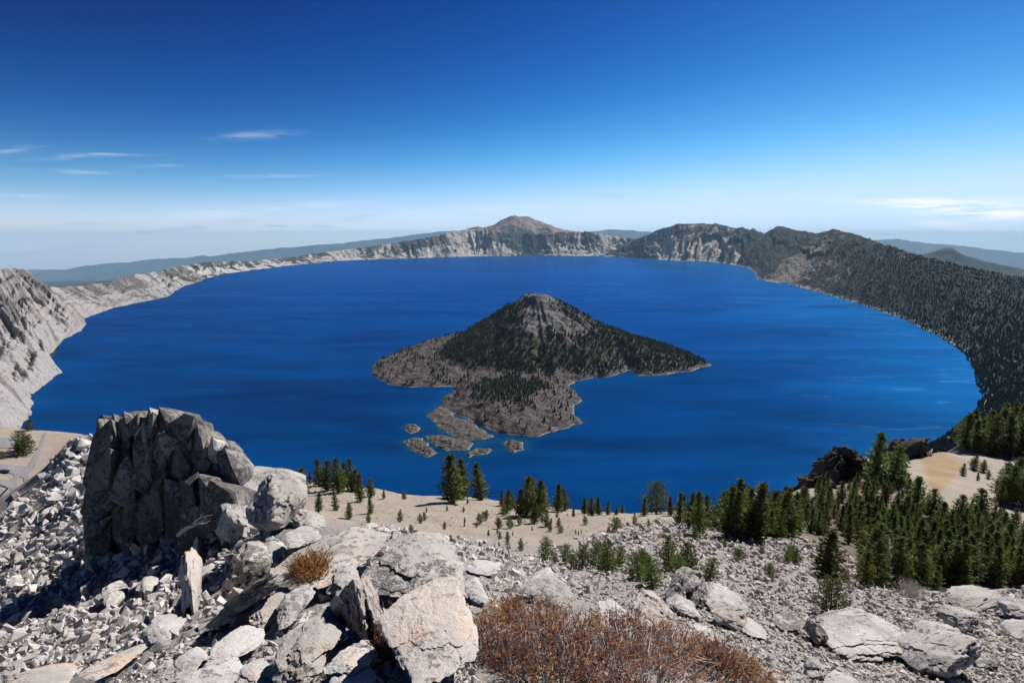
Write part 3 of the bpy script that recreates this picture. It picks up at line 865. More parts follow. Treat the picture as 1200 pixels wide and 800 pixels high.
# ================================================================== the summit slope we stand on
CTRL = [
    # below the frame
    (0, 1000, 3.2), (300, 1000, 2.3), (600, 1000, 2.0), (900, 1000, 2.2), (1200, 1000, 2.8), (600, 1400, 1.5), (100, 1400, 1.7), (1100, 1400, 1.7),
    # bottom row
    (0, 800, 9), (60, 800, 7.5), (150, 800, 5.4), (230, 800, 4.7), (300, 800, 4.3), (450, 800, 3.9), (600, 800, 3.6), (750, 800, 3.8), (880, 800, 4.6), (1000, 800, 6), (1100, 800, 6.6), (1200, 800, 7),
    (0, 745, 17), (60, 745, 15), (120, 745, 10), (180, 750, 7.2), (240, 745, 6.2), (330, 740, 5.7), (450, 735, 5.2), (560, 735, 5.0), (650, 735, 5.2), (750, 738, 5.6), (850, 750, 6.4), (950, 745, 7.8), (1050, 745, 9), (1130, 740, 10), (1200, 740, 10.5),
    (0, 700, 24), (60, 700, 22), (140, 705, 17), (200, 702, 14.5), (250, 695, 13.5), (300, 690, 10.5), (345, 690, 7.6), (400, 690, 7), (460, 680, 7), (560, 692, 7.2), (650, 695, 8.0), (750, 700, 8.6), (850, 700, 9.6), (900, 695, 12), (950, 705, 11.5),
    (1000, 715, 13), (1060, 722, 13.5), (1120, 712, 13.5), (1200, 705, 14), (1200, 690, 18),
    (0, 660, 32), (60, 660, 28), (140, 660, 20.5), (200, 655, 19), (260, 655, 17.5), (320, 650, 12), (370, 640, 10.5), (430, 632, 11), (480, 640, 12), (540, 655, 13), (600, 662, 16), (700, 665, 18), (800, 665, 20), (900, 665, 19), (960, 680, 20), (1000, 700, 24), (1060, 700, 34), (1120, 695, 38), (1200, 672, 44),
    (0, 625, 42), (60, 620, 38), (130, 615, 26), (200, 612, 22), (260, 612, 19), (320, 612, 15.5), (350, 615, 19), (380, 615, 25), (440, 615, 30), (520, 620, 33), (600, 622, 36), (700, 622, 36), (780, 622, 35), (850, 632, 33), (900, 630, 36), (960, 632, 42), (1040, 640, 56), (1120, 640, 66), (1200, 635, 72),
    # talus rib at the left and its skyline
    (0, 607, 50), (28, 594, 54), (42, 574, 57), (60, 548, 61), (76, 526, 65), (95, 515, 66), (112, 512, 66), (112, 560, 40), (150, 580, 30), (210, 580, 30), (90, 570, 48),
    (0, 650, 90), (40, 625, 95), (80, 580, 100), (115, 560, 105), (0, 640, 150), (60, 600, 150), (115, 570, 150), (-60, 640, 52), (-60, 680, 90),
    # road terrace below
    (0, 600, 215), (-70, 600, 215), (30, 580, 235), (0, 550, 265), (-70, 550, 265), (40, 550, 270), (0, 505, 330), (-70, 505, 330), (40, 520, 310), (70, 520, 312), (110, 522, 300), (30, 505, 335), (60, 510, 330),
    (55, 504, 345), (80, 507, 345), (110, 513, 345), (170, 522, 330), (230, 540, 320), (20, 500, 360), (-70, 495, 370),
    (60, 545, 460), (110, 555, 460), (0, 530, 480), (-70, 520, 480), (170, 560, 430), (60, 590, 800), (0, 580, 800), (-80, 570, 800), (170, 590, 800), (60, 590, 1100), (170, 590, 1100), (-80, 590, 1100),
    # terrace
    (200, 600, 45), (250, 600, 46), (300, 597, 45), (360, 590, 45), (440, 593, 47), (520, 597, 48), (600, 602, 47), (700, 608, 46), (780, 612, 44), (840, 612, 47),
    (1060, 595, 95), (1120, 600, 110), (1200, 600, 118), (1040, 562, 122), (1090, 562, 145), (1150, 566, 150), (1200, 575, 150), (1070, 538, 178), (1100, 531, 205), (1150, 536, 212), (1200, 547, 205),
    (1140, 518, 262), (1200, 522, 265), (1165, 500, 320), (1200, 490, 375), (1130, 516, 255),
    (960, 600, 75), (1000, 570, 105), (1000, 600, 84), (900, 605, 60),
    # beyond the right skyline
    (1100, 560, 300), (1040, 575, 240), (1000, 580, 235), (1130, 545, 450), (1200, 535, 620), (1160, 545, 520), (1100, 590, 700), (1200, 560, 1100), (1100, 600, 1200),
    # out of frame
    (-150, 800, 16), (-150, 700, 32), (-150, 620, 55), (1300, 800, 8), (1300, 700, 20), (1300, 640, 80), (1320, 580, 160), (1320, 530, 270), (1320, 490, 420), (1320, 540, 700), (1500, 800, 10), (1500, 600, 150), (1500, 500, 420), (1500, 560, 900),
]
for (a, b, c) in [(120, 565, 70), (160, 575, 68), (200, 580, 64), (250, 577, 62), (300, 572, 62), (340, 566, 62), (380, 563, 64), (440, 573, 66), (480, 580, 66), (560, 581, 68), (640, 594, 63), (700, 600, 60), (760, 600, 60), (820, 596, 66), (880, 588, 78), (940, 570, 98), (1000, 548, 132), (1015, 534, 152)]:
    CTRL += [(a, b, c)]
    if a > 115:
        CTRL += [(a, b + 30, c * 1.5), (a, b + 48, c * 3), (a, b + 40, c * 6.5), (a, 600, 1150)]
CW = np.array([at(a, b, c) for a, b, c in CTRL])
Cr = np.hypot(CW[:, 0], CW[:, 1])
CU = np.stack([np.arctan2(CW[:, 0], CW[:, 1]) * 1.0, np.log(Cr) * .55], 1)
Ce = CW[:, 2] / Cr
dm = np.sqrt(((CU[:, None] - CU[None]) ** 2).sum(-1) + 1e-4)
RW_ = np.linalg.solve(dm + np.eye(len(CU)) * -.004, Ce - Ce.mean())


def e_raw(thv, lrv):
    U = np.stack([thv.ravel(), lrv.ravel() * .55], 1)
    out = np.empty(len(U))
    for k in range(0, len(U), 20000):
        q = U[k:k + 20000]
        out[k:k + 20000] = np.sqrt(((q[:, None] - CU[None]) ** 2).sum(-1) + 1e-4) @ RW_
    return (out + Ce.mean()).reshape(thv.shape)


NT, NR = 540, 350
TH0, TH1, LR0, LR1 = math.radians(-64), math.radians(64), math.log(.9), math.log(1400.)
gth, glr = np.linspace(TH0, TH1, NT), np.linspace(LR0, LR1, NR)
GT, GL = np.meshgrid(gth, glr)
GE = e_raw(GT, GL)
GR = np.exp(GL)
GX, GY = GR * np.sin(GT), GR * np.cos(GT)
GZ = GE * GR
amp = np.clip(GR * .012, .03, 1.2)
GZ += fbm(v3(GX / 2.2, GY / 2.2, GZ / 2.2), 4, 401) * np.minimum(amp, .3) + fbm(v3(GX / 25, GY / 25, 0 * GX), 4, 402) * np.clip((GR - 30) * .01, 0, 1.6)
GE = GZ / GR


def gz(x, y):
    x, y = np.atleast_1d(np.asarray(x, float)), np.atleast_1d(np.asarray(y, float))
    r = np.hypot(x, y)
    u = np.clip((np.arctan2(x, y) - TH0) / (TH1 - TH0) * (NT - 1), 0, NT - 1.001)
    v = np.clip((np.log(r) - LR0) / (LR1 - LR0) * (NR - 1), 0, NR - 1.001)
    i, j = v.astype(int), u.astype(int)
    a, b = v - i, u - j
    e = GE[i, j] * (1 - a) * (1 - b) + GE[i + 1, j] * a * (1 - b) + GE[i, j + 1] * (1 - a) * b + GE[i + 1, j + 1] * a * b
    return e * r


def hit(px, py):
    """where the line of sight first meets the slope; None when it passes over it"""
    r = ray(px, py)
    hr = math.hypot(r[0], r[1])
    u = np.clip((math.atan2(r[0], r[1]) - TH0) / (TH1 - TH0) * (NT - 1), 0, NT - 1.001)
    j = int(u)
    b = u - j
    e = GE[:, j] * (1 - b) + GE[:, j + 1] * b
    t = r[2] / hr
    k = np.where((e[1:] >= t) & (e[:-1] < t))[0]
    if len(k) == 0:
        return None
    k = k[0]
    f = (t - e[k]) / (e[k + 1] - e[k] + 1e-12)
    R = math.exp(glr[k] + f * (glr[1] - glr[0]))
    return r * (R / hr)


V = np.stack([GX, GY, GZ], -1).reshape(-1, 3)
gpx, gd = to_px(V)


def soft(poly, P=None, w=14.):
    P = gpx if P is None else P
    s_ = np.where(in_poly(P, poly), 1., -1.) * poly_dist(P, poly)
    return np.clip(.5 + s_ / w * .5, 0, 1)


near = (gd < 130) & (gd > 0)
SAND = [(330, 560), (450, 565), (560, 570), (650, 585), (760, 590), (860, 610), (760, 615), (700, 632), (640, 655), (560, 655), (470, 630), (400, 615), (340, 600)]
SAND_R = [(1000, 520), (1060, 530), (1110, 520), (1150, 515), (1230, 540), (1230, 640), (1100, 600), (1000, 600), (950, 600)]
SAND_L = [(35, 600), (60, 510), (60, 500), (130, 505), (200, 540), (130, 540), (90, 540)]
sand = np.maximum(soft(SAND) * near * (gd > 25), np.maximum(soft(SAND_R) * (gd > 90), soft(SAND_L) * (gd > 150)))
sand = np.maximum(sand, ((gd > 180) & (gpx[:, 0] < 200)) * .75)
och = soft([(1075, 530), (1105, 528), (1135, 545), (1115, 565), (1095, 585), (1085, 560)]) * (gd > 110) * .9
DUFF = [(790, 605), (860, 585), (950, 570), (1010, 535), (1060, 560), (1090, 590), (1250, 640), (1250, 700), (1080, 715), (1000, 690), (940, 650), (850, 625)]
duff = np.maximum(soft(DUFF, w=30) * (gd > 22) * .62, ((gd > 215) & (gpx[:, 0] > 700)) * .8)
sand = np.clip(sand, 0, 1)
tag(link('summit_slope', mesh_np('summit_slope', V, grid_faces(NR, NT)[:, ::-1], M_ground, True, {'sand': sand, 'ochre': och, 'duff': duff})), kind='structure')

# ------------------------------------------------------------------ rocks
_ico = {}


def ico(n):
    if n not in _ico:
        bm = bmesh.new()
        bmesh.ops.create_icosphere(bm, subdivisions=n, radius=1)
        v = np.array([x.co[:] for x in bm.verts])
        f = np.array([[q.index for q in x.verts] for x in bm.faces])
        bm.free()
        _ico[n] = (v, f)
    return _ico[n]


def hull(pts):
    bm = bmesh.new()
    for p_ in pts:
        bm.verts.new(p_)
    r = bmesh.ops.convex_hull(bm, input=bm.verts[:])
    bmesh.ops.delete(bm, geom=[g for g in r['geom_interior'] if isinstance(g, bmesh.types.BMVert)], context='VERTS')
    bm.normal_update()
    bm.verts.index_update()
    v = np.array([x.co[:] for x in bm.verts])
    f = np.array([[q.index for q in x.verts] for x in bm.faces if len(x.verts) == 3])
    c = v.mean(0)
    n = np.cross(v[f[:, 1]] - v[f[:, 0]], v[f[:, 2]] - v[f[:, 0]])
    fl = ((v[f[:, 0]] - c) * n).sum(1) < 0
    f[fl] = f[fl][:, ::-1]
    bm.free()
    return v, f


def planes_of(pts):
    v, f = hull(pts)
    c = v.mean(0)
    n = np.cross(v[f[:, 1]] - v[f[:, 0]], v[f[:, 2]] - v[f[:, 0]])
    a = np.linalg.norm(n, axis=1)
    ok_ = a > 1e-9
    n = n[ok_] / a[ok_][:, None]
    h = ((v[f[ok_][:, 0]] - c) * n).sum(1)
    return c, n, np.maximum(h, 1e-3)


def carve(dirs, n, h, p):
    q = np.maximum(dirs @ n.T, 0) / h[None]
    m = q.max(1, keepdims=True)
    return 1.0 / (m[:, 0] * ((q / m) ** p).sum(1) ** (1.0 / p))


def rock_surface(pts, sub, seed, p=90, rough=.03, chips=8):
    """angular boulder: the hull of its corner points, edges worn, face relief and chips added. returns centre, verts, faces"""
    r = np.random.default_rng(seed)
    pts = np.asarray(pts, float)
    c0 = pts.mean(0)
    q = pts - c0
    u, s, vt = np.linalg.svd(q, full_matrices=False)
    s = s / math.sqrt(len(pts)) * 1.6 + 1e-4
    W = (q @ vt.T) / s
    c, n, h = planes_of(W)
    d, f = ico(sub)
    # chips off corners
    if chips:
        cn = r.normal(size=(chips, 3))
        cn /= np.linalg.norm(cn, axis=1)[:, None]
        sup = ((W - c) @ cn.T).max(0)
        n = np.concatenate([n, cn])
        h = np.concatenate([h, sup * r.uniform(.74, .95, chips)])
    rad = carve(d, n, h, p * 4)
    V = d * rad[:, None]
    # relief: fracture facets (each patch a slightly tipped plane), cracks between them, grain
    rel = 0
    for (ns, am, ck) in ((9, 1.5, .0), (30, .8, .55), (110, .34, .2)):
        st_ = r.normal(size=(ns, 3)); st_ /= np.linalg.norm(st_, axis=1)[:, None]
        tl = r.normal(size=(ns, 3)) * 1.1
        of = r.normal(size=ns) * .5
        wd = d + .10 * np.stack([fbm(d * 2.5 + q * 7.7 + seed, 2, seed + q) for q in range(3)], 1)
        dt = wd @ st_.T
        kk = dt.argmax(1)
        rel = rel + am * (of[kk] + ((d - st_[kk]) * tl[kk]).sum(1) / (ns / 9) ** .5 * .6) * .6
        if ck:
            s2 = np.partition(dt, -2, axis=1)
            gap = (s2[:, -1] - s2[:, -2]) * ns ** .5
            rel = rel - ck * np.exp(-(gap / .10) ** 2) * (fbm(d * 2 + seed, 2, seed + 3) > -.05)
    rel = rel + .35 * fbm(V * 6 + seed, 3, seed + 9) + .16 * fbm(V * 18 + seed, 2, seed + 19)
    V = V * (1 + rough * rel)[:, None]
    V = ((V + c) * s) @ vt
    return c0, V, f


ROCKS = []


def boulder(label, outline, mat, seed, thick=.8, front=(), tilt=.5, sub=5, D=None, dD=1.0, p=26, rough=.07, tint=.5, group=None, parent=None, name='boulder', cat='boulder', chips=9, free=False, crisp=False):
    if not free and parent is None and D is not None:
        D = None
    ol = np.array(outline, float)
    cx, cy = ol.mean(0)
    yb = ol[:, 1].max()
    w = ol[:, 0].max() - ol[:, 0].min()
    hgt = yb - ol[:, 1].min()
    if D is None:
        g = hit(cx, min(yb - .12 * hgt, 830))
        D = (g @ np.array([0, CP, -SP])) * dD
    if not free and tilt >= .5:
        tilt = tilt * 1.7
    size = math.sqrt(w * hgt) / F * D
    pts = []
    ym = ol[:, 1].mean()

    def lim(x, y, dv):
        # rest on the slope, never inside it
        if free:
            return dv
        g_ = hit(x, min(y, 990))
        return dv if g_ is None else min(dv, (g_[1] * CP - g_[2] * SP) * .985)
    for (x, y) in ol:
        pts.append(at(x, y, lim(x, y, D * (1 + tilt * (ym - y) / F))))
    for (x, y, k) in front:
        pts.append(at(x, y, lim(x, y, D * (1 + tilt * (ym - y) / F)) - k * size))
    fw = np.array([0, CP, -SP])
    for (x, y) in ol:
        q = at(cx + (x - cx) * .72, cy + (y - cy) * .72, D * (1 + tilt * (ym - cy - (y - cy) * .72) / F))
        pts.append(q + fw * thick * size + np.array([0, 0, -.15 * thick * size]))
    if crisp:
        # freshly split block: flat faces, sharp edges
        pts = np.array(pts)
        r_ = np.random.default_rng(seed)
        c0 = pts.mean(0)
        pts = np.concatenate([pts, c0 + (pts - c0) * r_.uniform(.8, 1.08, (len(pts), 1)) + r_.normal(size=pts.shape) * size * .07])
        V, f = hull(pts - c0)
        me = mesh_np(name, V, f, mat, False, {'tint': np.full(len(V), tint)})
    else:
        c0, V, f = rock_surface(pts, sub, seed, p, rough * 1.9, chips)
        me = mesh_np(name, V, f, mat, True, {'tint': np.full(len(V), tint)}, sharp=math.radians(30))
    o = link(name, me, None, c0)
    if parent is not None:
        o.parent = parent
        o.location = Vector(c0) - parent.location
    else:
        tag(o, label, cat, group)
    ROCKS.append((cx, cy, w, hgt))
    return o


B = boulder
# twin boulder beside the crag
B('rounded grey lichen-covered boulder just right of the tall crag', [(259, 557), (272, 549), (288, 546), (324, 550), (347, 560), (340, 585), (300, 596), (262, 590)], M_grey, 11, 1.0, [(290, 560, .25), (320, 565, .2)], .9, 5, 15.6, p=14, rough=.05)
B('pale egg-faced boulder leaning on the rounded grey boulder', [(286, 590), (300, 568), (315, 556), (340, 557), (352, 568), (353, 584), (333, 618), (310, 629), (290, 613)], M_grey, 12, .8, [(322, 580, .32), (318, 605, .3)], .5, 5, 14.2, p=16, rough=.05, tint=.8)
B('shadowed wedge of rock below the rounded grey boulder', [(258, 582), (285, 598), (300, 622), (270, 637), (257, 630)], M_grey, 13, .8, [(266, 600, .35)], .3, 4, 14.6, p=20)
B('cracked grey block under the egg-faced boulder', [(270, 651), (288, 637), (306, 638), (321, 660), (310, 670), (297, 684), (279, 692), (269, 667)], M_grey, 14, .8, [(291, 655, .4)], .5, 4, 12.8, tint=.8)
B('small block wedged right of the cracked grey block', [(304, 640), (320, 634), (334, 645), (322, 662), (311, 664)], M_pale, 15, .8, [(318, 648, .3)], .6, 4, 12.4, tint=.6)
B('bright white flat rock above the tan slab', [(333, 626), (351, 617), (369, 621), (374, 632), (352, 641), (336, 646)], M_pale, 16, .6, [(352, 628, .1)], 1.4, 4, 12.6, tint=1.0)
B('grey rock behind the bright white flat rock', [(338, 604), (352, 596), (372, 604), (385, 616), (368, 620), (345, 616)], M_grey, 17, .7, [(358, 606, .2)], .8, 4, 13.6, tint=.5)
B('long tan slab carrying a dry bush', [(311, 674), (338, 650), (371, 628), (416, 613), (446, 619), (462, 631), (430, 658), (405, 678), (372, 690), (330, 684)], M_warm, 18, .5, [(380, 648, .12), (425, 632, .1)], 1.5, 5, 9.3, p=22, rough=.06, tint=.7)
B('grey edged block below the dry bush', [(375, 690), (386, 669), (416, 659), (420, 684), (398, 702)], M_pale, 19, .8, [(396, 676, .25)], .7, 4, 7.6, tint=.6)
# the big boulder in the middle
B('upper half of the big lichen-spotted boulder at the bottom centre', [(414, 672), (450, 640), (484, 624), (510, 627), (536, 650), (547, 674), (541, 692), (505, 700), (465, 706), (430, 704)], M_grey, 21, .8, [(470, 668, .14), (515, 665, .14)], 1.1, 6, 6.3, p=24, rough=.06, tint=.75)
B('broad tan front block split from the big lichen-spotted boulder', [(444, 725), (469, 701), (502, 686), (541, 684), (549, 721), (560, 772), (545, 806), (488, 815), (458, 766)], M_warm, 22, .8, [(500, 720, .16), (528, 745, .18), (478, 745, .12)], 1.0, 6, 5.5, p=24, rough=.05, tint=.85)
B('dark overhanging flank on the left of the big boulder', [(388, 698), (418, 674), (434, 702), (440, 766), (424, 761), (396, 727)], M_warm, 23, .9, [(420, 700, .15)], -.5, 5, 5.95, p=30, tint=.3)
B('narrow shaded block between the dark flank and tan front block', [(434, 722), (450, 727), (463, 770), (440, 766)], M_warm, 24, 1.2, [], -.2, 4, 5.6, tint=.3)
# slabs left of it
B('orange-faced slab in the tilted slab row', [(258, 718), (275, 700), (307, 693), (314, 697), (294, 716), (276, 737), (259, 733)], M_warm, 31, .7, [(280, 712, .2)], .9, 5, 6.7, tint=.75)
B('narrow tan slab with a shaded end', [(286, 728), (300, 707), (320, 696), (329, 702), (322, 733), (305, 741)], M_warm, 32, .7, [(308, 712, .25)], .8, 5, 6.4, tint=.5)
B('white wedge slab with a notched shadow', [(319, 712), (335, 695), (361, 688), (365, 700), (346, 719), (341, 732), (322, 739)], M_pale, 33, .7, [(338, 710, .25)], .9, 5, 6.2, tint=.9)
B('brown stone tucked above the white wedge slab', [(322, 690), (340, 683), (347, 692), (334, 700), (322, 698)], M_warm, 34, .7, [], .8, 4, 7.4, tint=.2)
B('large striped cream slab at the lower left', [(236, 774), (252, 754), (281, 735), (298, 739), (304, 751), (297, 763), (264, 780), (244, 783)], M_pale, 35, .6, [(272, 756, .14)], 1.2, 5, 5.5, tint=.95)
B('greenish grey fractured boulder left of the big boulder', [(321, 762), (340, 741), (372, 714), (384, 728), (394, 752), (377, 790), (352, 803), (326, 790)], M_grey, 36, .8, [(362, 750, .28), (350, 775, .25)], .7, 5, 5.0, p=30, tint=.6)
B('small grey block at the foot of the greenish fractured boulder', [(316, 778), (334, 762), (356, 786), (350, 806), (322, 808)], M_grey, 37, .8, [(334, 782, .3)], .6, 4, 4.65, tint=.5)
B('cream slab end below the dark flank', [(374, 790), (400, 760), (424, 760), (440, 778), (424, 786), (396, 803)], M_pale, 38, .6, [(408, 776, .2)], .9, 5, 4.9, tint=.9)
B('white block touching the lower edge left of the big boulder', [(380, 812), (396, 778), (428, 790), (440, 812)], M_pale, 39, .8, [(408, 798, .2)], .8, 4, 4.45, tint=.8)
B('pale blade of rock at the lower edge', [(180, 800), (200, 777), (220, 762), (238, 780), (222, 794), (200, 806)], M_pale, 40, .6, [(212, 780, .2)], .9, 5, 5.5, tint=.85)
B('broad cream rock along the lower edge under the striped slab', [(193, 812), (228, 784), (262, 780), (280, 806), (270, 820)], M_pale, 41, .7, [(236, 796, .15)], 1.0, 5, 4.9, tint=.9)
B('rounded cream rock between striped slab and lower edge', [(268, 812), (276, 784), (300, 776), (320, 796), (316, 815)], M_pale, 42, .7, [(294, 792, .2)], .8, 4, 4.7, tint=.75)
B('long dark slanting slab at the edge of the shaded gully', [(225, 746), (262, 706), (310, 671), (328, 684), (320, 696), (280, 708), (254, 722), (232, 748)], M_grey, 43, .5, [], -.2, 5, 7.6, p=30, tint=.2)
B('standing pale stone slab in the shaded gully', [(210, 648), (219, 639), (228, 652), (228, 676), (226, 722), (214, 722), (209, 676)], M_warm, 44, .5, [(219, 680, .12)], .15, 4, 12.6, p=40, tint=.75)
B('thin upright rock behind the standing stone slab', [(226, 632), (231, 626), (235, 634), (233, 656), (226, 652)], M_pale, 45, .7, [], .2, 3, 13.6, tint=.6)
B('lit angular stone resting against the standing stone slab', [(229, 668), (246, 660), (252, 668), (236, 682), (230, 680)], M_pale, 46, .8, [], .8, 3, 12.4, tint=.7)
B('flat pale rock along the lower left corner', [(-10, 806), (10, 792), (62, 784), (82, 797), (76, 812), (0, 820)], M_warm, 47, .6, [(40, 797, .1)], 1.2, 4, 7.0, tint=.8)
B('pink-edged slab above the lower edge at the left', [(90, 788), (125, 771), (155, 758), (163, 766), (136, 787), (104, 800)], M_warm, 48, .6, [(126, 782, .15)], 1.1, 4, 6.6, tint=.85)
B('bright cracked boulder at the rim of the shaded gully', [(163, 742), (175, 723), (190, 724), (208, 736), (196, 752), (170, 757)], M_pale, 49, .8, [(184, 738, .3)], .7, 4, 8.2, tint=.9)
B('kite-shaped sunlit stone inside the shadow', [(154, 688), (167, 674), (178, 681), (173, 701)], M_pale, 50, .7, [], .8, 3, 15.0, tint=.9)
B('pair-topped sunlit stone left of the kite-shaped stone', [(116, 692), (127, 681), (133, 692), (141, 690), (139, 704), (125, 718)], M_pale, 51, .7, [], .7, 3, 15.5, tint=.9)
# right of the big boulder
B('slim white rock leaning right of the big boulder', [(544, 683), (555, 675), (572, 703), (567, 711), (548, 697)], M_pale, 61, .7, [], 1.2, 4, 7.2, tint=1.0)
B('white-topped slab behind the slim white rock', [(543, 664), (555, 658), (585, 662), (586, 674), (558, 676)], M_pale, 62, .8, [(570, 666, .15)], 1.0, 4, 9.4, tint=.9)
B('long pale boulder above the left end of the red shrubs', [(606, 694), (625, 677), (645, 669), (672, 694), (662, 712), (636, 707)], M_pale, 63, .7, [(640, 688, .2)], 1.0, 5, 7.6, tint=.9)
B('white boulder behind the red shrubs, left of the tan block', [(694, 727), (706, 710), (722, 706), (739, 722), (736, 736), (705, 738)], M_pale, 64, .8, [(718, 718, .25)], .8, 5, 6.4, tint=.95)
B('tan flat-faced block standing behind the red shrubs', [(745, 708), (760, 696), (776, 702), (792, 720), (803, 732), (780, 741), (748, 733)], M_warm, 65, .7, [(766, 714, .25)], .6, 5, 6.7, p=30, tint=.7)
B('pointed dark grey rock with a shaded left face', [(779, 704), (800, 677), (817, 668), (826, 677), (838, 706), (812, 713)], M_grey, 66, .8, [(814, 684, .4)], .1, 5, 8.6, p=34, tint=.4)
B('low pale rock in front of the pointed dark rock', [(781, 706), (797, 698), (815, 706), (827, 725), (800, 722)], M_pale, 67, .7, [(802, 711, .2)], 1.0, 4, 7.4, tint=.9)
B('pale wedge right of the pointed dark rock', [(818, 702), (840, 686), (860, 692), (879, 716), (870, 722), (836, 718)], M_pale, 68, .7, [(848, 703, .22)], .8, 4, 8.0, tint=.8)
B('reddish-brown stone beneath the pale wedge', [(836, 718), (862, 714), (874, 731), (865, 739), (840, 729)], M_warm, 69, .7, [(855, 725, .2)], .6, 4, 7.0, tint=.3)
B('low tan slab beside the upper edge of the red shrubs', [(813, 735), (837, 739), (854, 750), (851, 762), (824, 751)], M_pale, 70, .7, [], 1.0, 4, 6.4, tint=.7)
B('pale rock at the left foot of the scree', [(871, 736), (877, 724), (902, 740), (899, 749), (873, 744)], M_pale, 71, .7, [], 1.0, 4, 7.3, tint=.8)
B('grey flat rock in the lower scree', [(905, 728), (927, 719), (947, 732), (926, 742)], M_grey, 72, .6, [], 1.2, 4, 9.0, tint=.7)
B('biggest white boulder in the lower right with a smooth face', [(974, 762), (977, 745), (1000, 730), (1027, 720), (1042, 727), (1052, 740), (1072, 750), (1078, 761), (1055, 768), (1030, 766), (1008, 773), (982, 772)], M_pale, 73, .7, [(1022, 742, .16), (995, 752, .12)], .9, 6, 8.4, p=22, rough=.06, tint=1.0)
B('grey rock behind the biggest white boulder', [(961, 728), (982, 721), (1006, 720), (1008, 731), (977, 739)], M_grey, 74, .8, [], .8, 4, 10.2, tint=.5)
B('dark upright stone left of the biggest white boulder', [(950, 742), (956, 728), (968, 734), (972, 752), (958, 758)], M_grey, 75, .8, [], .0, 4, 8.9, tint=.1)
B('large block with a cracked dark left face at the lower right', [(1069, 782), (1085, 764), (1120, 746), (1150, 746), (1153, 761), (1141, 784), (1100, 800)], M_pale, 76, .9, [(1124, 762, .35), (1110, 778, .2)], .3, 5, 7.6, p=32, tint=.6)
B('grey block with a sunlit right side above the cracked block', [(1112, 724), (1130, 714), (1146, 717), (1157, 733), (1138, 744), (1116, 735)], M_grey, 77, .9, [(1136, 724, .35)], .4, 5, 10.0, p=30, tint=.6)
B('grey lichened ledge rock below the forest edge', [(1120, 707), (1140, 694), (1173, 691), (1182, 701), (1150, 715), (1124, 716)], M_grey, 78, .8, [(1150, 700, .2)], .9, 5, 12.6, tint=.5)
B('pale block cut by the right edge, upper of two', [(1178, 708), (1195, 702), (1215, 704), (1215, 728), (1184, 724)], M_pale, 79, .8, [(1195, 710, .2)], .5, 4, 11.5, tint=.8)
B('pale block cut by the right edge, lower of two', [(1185, 737), (1200, 727), (1215, 729), (1215, 749), (1189, 748)], M_pale, 80, .8, [], .6, 4, 9.8, tint=.85)
B('small pale pyramid stone near the lower edge at the right', [(948, 793), (957, 771), (972, 787), (968, 798)], M_pale, 81, .9, [(960, 784, .3)], .4, 4, 6.3, tint=.9)
B('small grey block right of the large cracked block', [(1148, 772), (1160, 766), (1170, 772), (1167, 786), (1150, 784)], M_grey, 82, .9, [], .6, 4, 8.0, tint=.6)
B('flat pale stone on the lower edge under the white boulder', [(966, 806), (986, 791), (1010, 797), (1012, 812)], M_pale, 83, .7, [], 1.0, 4, 5.8, tint=.8)

# ------------------------------------------------------------------ the crag
crag = bpy.data.objects.new('rock_crag', None)
COL.objects.link(crag)
crag.location = at(195, 625, 21.0)
tag(crag, 'tall dark fractured crag standing against the lake at the left', 'crag')
bpy.context.view_layer.update()
CRAG_TOP = [(108, 500), (113, 491), (130, 488), (150, 484), (165, 481), (185, 480), (202, 480), (211, 494), (222, 500), (234, 502), (246, 513), (262, 524), (274, 536), (284, 548)]
ctx, cty = np.array(CRAG_TOP).T


def block(outline, D, seed, tint, thick=1.0, front=(), tilt=.1, sub=4, p=34, mat=None):
    return boulder(None, outline, mat or M_crag, seed, thick, front, tilt, sub, D, p=p, rough=.07, tint=tint, parent=crag, name='block', free=True, crisp=True)


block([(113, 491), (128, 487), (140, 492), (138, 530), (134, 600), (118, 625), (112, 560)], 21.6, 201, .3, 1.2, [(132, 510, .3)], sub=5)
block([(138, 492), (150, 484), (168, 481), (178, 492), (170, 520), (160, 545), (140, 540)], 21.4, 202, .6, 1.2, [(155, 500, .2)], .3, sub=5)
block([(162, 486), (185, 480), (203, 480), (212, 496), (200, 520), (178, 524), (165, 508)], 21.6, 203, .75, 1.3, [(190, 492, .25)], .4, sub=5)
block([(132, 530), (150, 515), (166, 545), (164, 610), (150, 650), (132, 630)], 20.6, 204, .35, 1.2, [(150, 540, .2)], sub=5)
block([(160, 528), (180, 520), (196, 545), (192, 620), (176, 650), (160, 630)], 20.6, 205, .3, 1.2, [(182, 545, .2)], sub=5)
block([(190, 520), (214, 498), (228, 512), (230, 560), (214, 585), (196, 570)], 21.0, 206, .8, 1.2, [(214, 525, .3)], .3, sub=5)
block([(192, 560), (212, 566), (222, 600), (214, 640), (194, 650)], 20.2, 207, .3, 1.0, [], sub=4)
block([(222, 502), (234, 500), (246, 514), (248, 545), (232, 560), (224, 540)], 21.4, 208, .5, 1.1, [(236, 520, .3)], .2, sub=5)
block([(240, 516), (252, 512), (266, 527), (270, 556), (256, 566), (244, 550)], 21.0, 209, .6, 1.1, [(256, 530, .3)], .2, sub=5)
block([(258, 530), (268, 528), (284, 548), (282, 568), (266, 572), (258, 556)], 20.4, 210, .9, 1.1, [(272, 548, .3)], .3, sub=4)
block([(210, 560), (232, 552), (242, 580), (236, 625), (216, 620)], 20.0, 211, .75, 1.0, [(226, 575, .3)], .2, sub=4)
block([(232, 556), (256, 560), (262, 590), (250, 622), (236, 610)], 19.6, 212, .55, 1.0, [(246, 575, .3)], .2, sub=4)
cr = np.random.default_rng(99)
